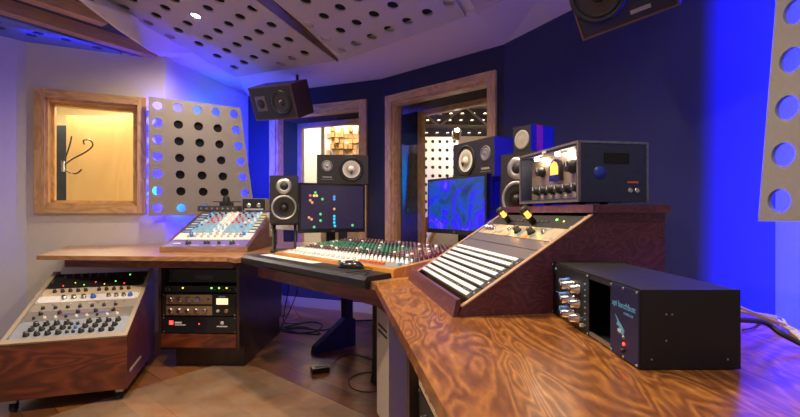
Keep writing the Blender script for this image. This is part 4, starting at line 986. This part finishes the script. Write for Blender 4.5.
for j in range(2):
    for k in range(5):
        o = button(t, 0, 0, .008, .007, .007, (WHP, WHP, WHP, RED, WHP)[k] if j == 0 else (RED if k == 2 else STEEL)); o.matrix_local = FPm(xs[1]*(.35+.13*k), .018+.014*j, -.002)
b = MB()
for k in range(8): b.lathe([(0, .0015), (.002, .0015), (.0022, 0)], FPm(xs[1]*.92, .02+k*.013, -.002), 6)
b.box(xs[1]*.08, xs[1]*.14, -.0028, -.002, hh-.018, hh-.012).box(xs[1]*.1, xs[1]*.55, -.0028, -.002, .062, .064)
b.build('legend_marks', mat('sky_blue_print', (.12, .42, .72), .5), t)
SKY = mat('sky_blue_print', (.12, .42, .72), .5)
pw = (xs[2]+WL)/2
o = link('lettering', text_mesh('api lunchbox', .0165, SKY), t); o.matrix_local = FPm(pw, .094, -.0034)
o = link('lettering', text_mesh('POWER ON', .006, SKY), t); o.matrix_local = FPm(pw+.018, .084, -.0034)
b = MB(); wing = [(0, .046), (.010, .033), (.004, .028), (.016, .025), (.010, .018), (.030, .012), (.034, .022), (.026, .028), (.012, .036)]
b.prism([(pw-.030+x, .032+z) for x, z in wing], -.0038, -.003, 'y'); b.build('emblem', SKY, t)
o = link('emblem_lettering', text_mesh('api', .012, WHP), t); o.matrix_local = FPm(pw-.013, .048, -.0041)
o = led(t, 0, 0, E_RED, .003); o.matrix_local = FPm(pw+.002, .030, -.003)
MB().lathe([(.004, 0), (.004, .006), (0, .007)], FPm(pw+.002, .018, -.003), 12).build('power_switch', BLK, t); MB().lathe([(.003, 0), (.003, .002), (0, .003)], FPm(pw+.002, .042, -.003), 10).build('screw', STEEL, t)
b = MB()
for x in (.004, xs[1]-.004, xs[2]+.004, WL-.004, (xs[2]+WL)/2):
    for z in (.006, hh-.006): b.lathe([(0, .0015), (.0022, .0015), (.0025, 0)], FPm(x, z, -.003), 8)
b.build('screws', STEEL, t)
b = MB()
for yy, z in ((.045, .095), (.055, .095), (.045, .050), (.15, .018), (.02, .018)): b.lathe([(0, .0006), (.0016, .0006), (.0018, 0)], Matrix.Translation((WL, yy, z)) @ Matrix.Rotation(R(90), 4, 'Y'), 8)
b.build('side_screws', STEEL, t)
for x in (.03, WL-.03):
    for yy in (.03, dd-.03): MB().cyl((x, yy, 0), (x, yy, .002), .008).build('foot', RUB, t)

# ------------------------------------------------------------------ cables
def cable(pts, r, label, m=RUB, grp=None, name='cable', n=8):
    return tag(MB().tube(spline(pts, n), r, 7).build(name, m), label, 'cable', grp)
c0 = ML2 @ V((WL*.75, dd+.004, .075-.0)); e0 = V((1.02, 1.16, ZT-.02))
IV = mat('ivory_cable', (.62, .55, .38), .5)
for k in range(7):
    j = lambda s: V((random.uniform(-s, s), random.uniform(-s, s), random.uniform(-s, s)))
    st = ML2 @ V((WL*.62+k*.012, dd+.002, .055+.010*(k % 3)))
    cable([st, st+V((.06, .05, .015)), on(765+2*k, 317+2*(k % 3), ZT+.02+.006*(k % 2)), on(782+k, 325+(k % 4), ZT+.010), on(793+k, 333, ZT+.004), on(806, 342+3*k, ZT+.004)], .0030, 'thin ivory cable in the bundle behind the black module rack', IV, 'ivory cable bundle on the right desk')
cable([ML2 @ V((WL-.05, dd+.002, .075)), on(762, 322, ZT+.045), on(782, 334, ZT+.025), on(815, 352, ZT+.006), on(850, 385, ZT+.006)], .0055, 'thick black cable running from the module rack off the right edge')
cable([on(742, 330, ZT+.003)+V((0, .0, 0)), on(754, 327, ZT+.003), on(765, 318, ZT+.003), on(768, 312, ZT+.003)], .0018, 'thin dark wire curling on the desk behind the module rack')
cable([(.80, 1.55, .95), (.84, 1.60, .86), (.95, 1.63, .78), (1.04, 1.68, .66), (1.08, 1.7, .2)], .006, 'black cable hanging behind the right rack by the navy wall')
# floor cables and adapter
ap = on(320, 372, 0.0)
t = thing('power_adapter', 'black power adapter brick lying on the parquet', 'adapter', frame(ap.x, ap.y, 0, .85, .35))
MB().box(-.055, .055, -.035, .035, 0, .035).build('case', BLKG, t, .005); MB().box(-.03, .03, -.02, .02, .035, .0355).build('label', mat('grey_label', (.1, .1, .1), .5), t)
G = lambda x, y_, z=.005: on(x, y_, z)
cable([V((ap.x+.058, ap.y+.02, .018)), G(340, 357), G(350, 354), G(365, 357), G(380, 362), G(400, 364)], .0035, 'black lead curving from the power adapter towards the tower')
cable([G(400, 372), G(375, 372), G(358, 374), G(349, 380), G(352, 388), G(366, 392), G(385, 390), G(402, 388)], .0035, 'black cable looped on the parquet beside the silver tower')
cable([G(272, 331), G(290, 326), G(310, 322), G(322, 325), G(316, 331), G(298, 333), G(280, 330), G(300, 328), G(325, 330), G(345, 322), G(372, 320)], .0065, 'thick black cables coiled under the centre desk')
cable([G(275, 325), G(295, 332), G(320, 334), G(305, 327), G(285, 328)], .005, 'dark cable coil under the desk left side')
cable([(-.88, 3.55, .70), (-.90, 3.6, .45), (-1.0, 3.85, .18), (-1.05, 4.05, .02), (-.9, 4.1, .006)], .004, 'black lead drooping from the centre desk to the floor')
cable([(-.95, 3.7, .70), (-1.06, 3.85, .40), (-.99, 3.95, .22), (-.90, 3.95, .10), (-1.03, 4.15, .006)], .003, 'pink lead drooping under the centre desk', mat('pink_cable', (.62, .25, .5), .5))
cable([(-.80, 3.50, .70), (-.83, 3.6, .42), (-.93, 3.75, .2), (-1.03, 3.85, .03), (-1.02, 3.9, .006)], .004, 'second black lead drooping beside the pink one')
t = thing('socket_strip', 'white socket strip fixed under the centre desk edge', 'socket', frame(-.86, 3.45, .625, .8, -.6))
MB().box(-.10, .10, -.02, .02, 0, .05).build('case', WHP, t, .003); MB().box(-.03, .03, -.022, -.02, .008, .042).build('socket', STEEL, t); MB().box(-.01, .01, -.01, .01, .05, .11).build('hanger', STEEL, t)
t = thing('cable_plug', 'grey plug on the floor at the end of the left cabinet', 'plug', frame(on(278, 318, .0).x, on(278, 318, .0).y, 0, 1, .3))
MB().box(-.035, .035, -.025, .025, 0, .045).build('case', STEEL, t, .006); MB().cyl((.035, 0, .02), (.07, 0, .02), .008).build('strain_relief', RUB, t)

# clear floor mat
mm = bpy.data.materials.new('clear_vinyl'); mm.use_nodes = True; tq = mm.node_tree; bs = tq.nodes['Principled BSDF']
bs.inputs['Base Color'].default_value = (.56, .42, .30, 1); bs.inputs['Roughness'].default_value = .32
tr = tq.nodes.new('ShaderNodeBsdfTransparent'); tr.inputs[0].default_value = (1, .97, .92, 1); mx = tq.nodes.new('ShaderNodeMixShader')
nz = tq.nodes.new('ShaderNodeTexNoise'); nz.inputs['Scale'].default_value = 5; nz.inputs['Detail'].default_value = 6; tcc = tq.nodes.new('ShaderNodeTexCoord'); tq.links.new(tcc.outputs['Object'], nz.inputs['Vector'])
mr = tq.nodes.new('ShaderNodeMapRange'); mr.inputs['From Min'].default_value = .3; mr.inputs['From Max'].default_value = .75; mr.inputs['To Min'].default_value = .88; mr.inputs['To Max'].default_value = .62
tq.links.new(nz.outputs['Fac'], mr.inputs['Value']); tq.links.new(mr.outputs[0], mx.inputs[0])
tq.links.new(bs.outputs[0], mx.inputs[1]); tq.links.new(tr.outputs[0], mx.inputs[2]); tq.links.new(mx.outputs[0], tq.nodes['Material Output'].inputs[0])
mpoly = [(-1.25, 2.97), (-1.10, 3.00), (-.92, 2.92), (-.166, 2.23), (.0, 2.0), (-.05, .8), (-2.6, .6), (-1.76, 2.23)]
o = MB().prism(mpoly, .0005, .0045).build('floor_mat', mm, bevel=.001); tag(o, 'worn clear plastic floor mat lying on the parquet in front', 'floor mat')
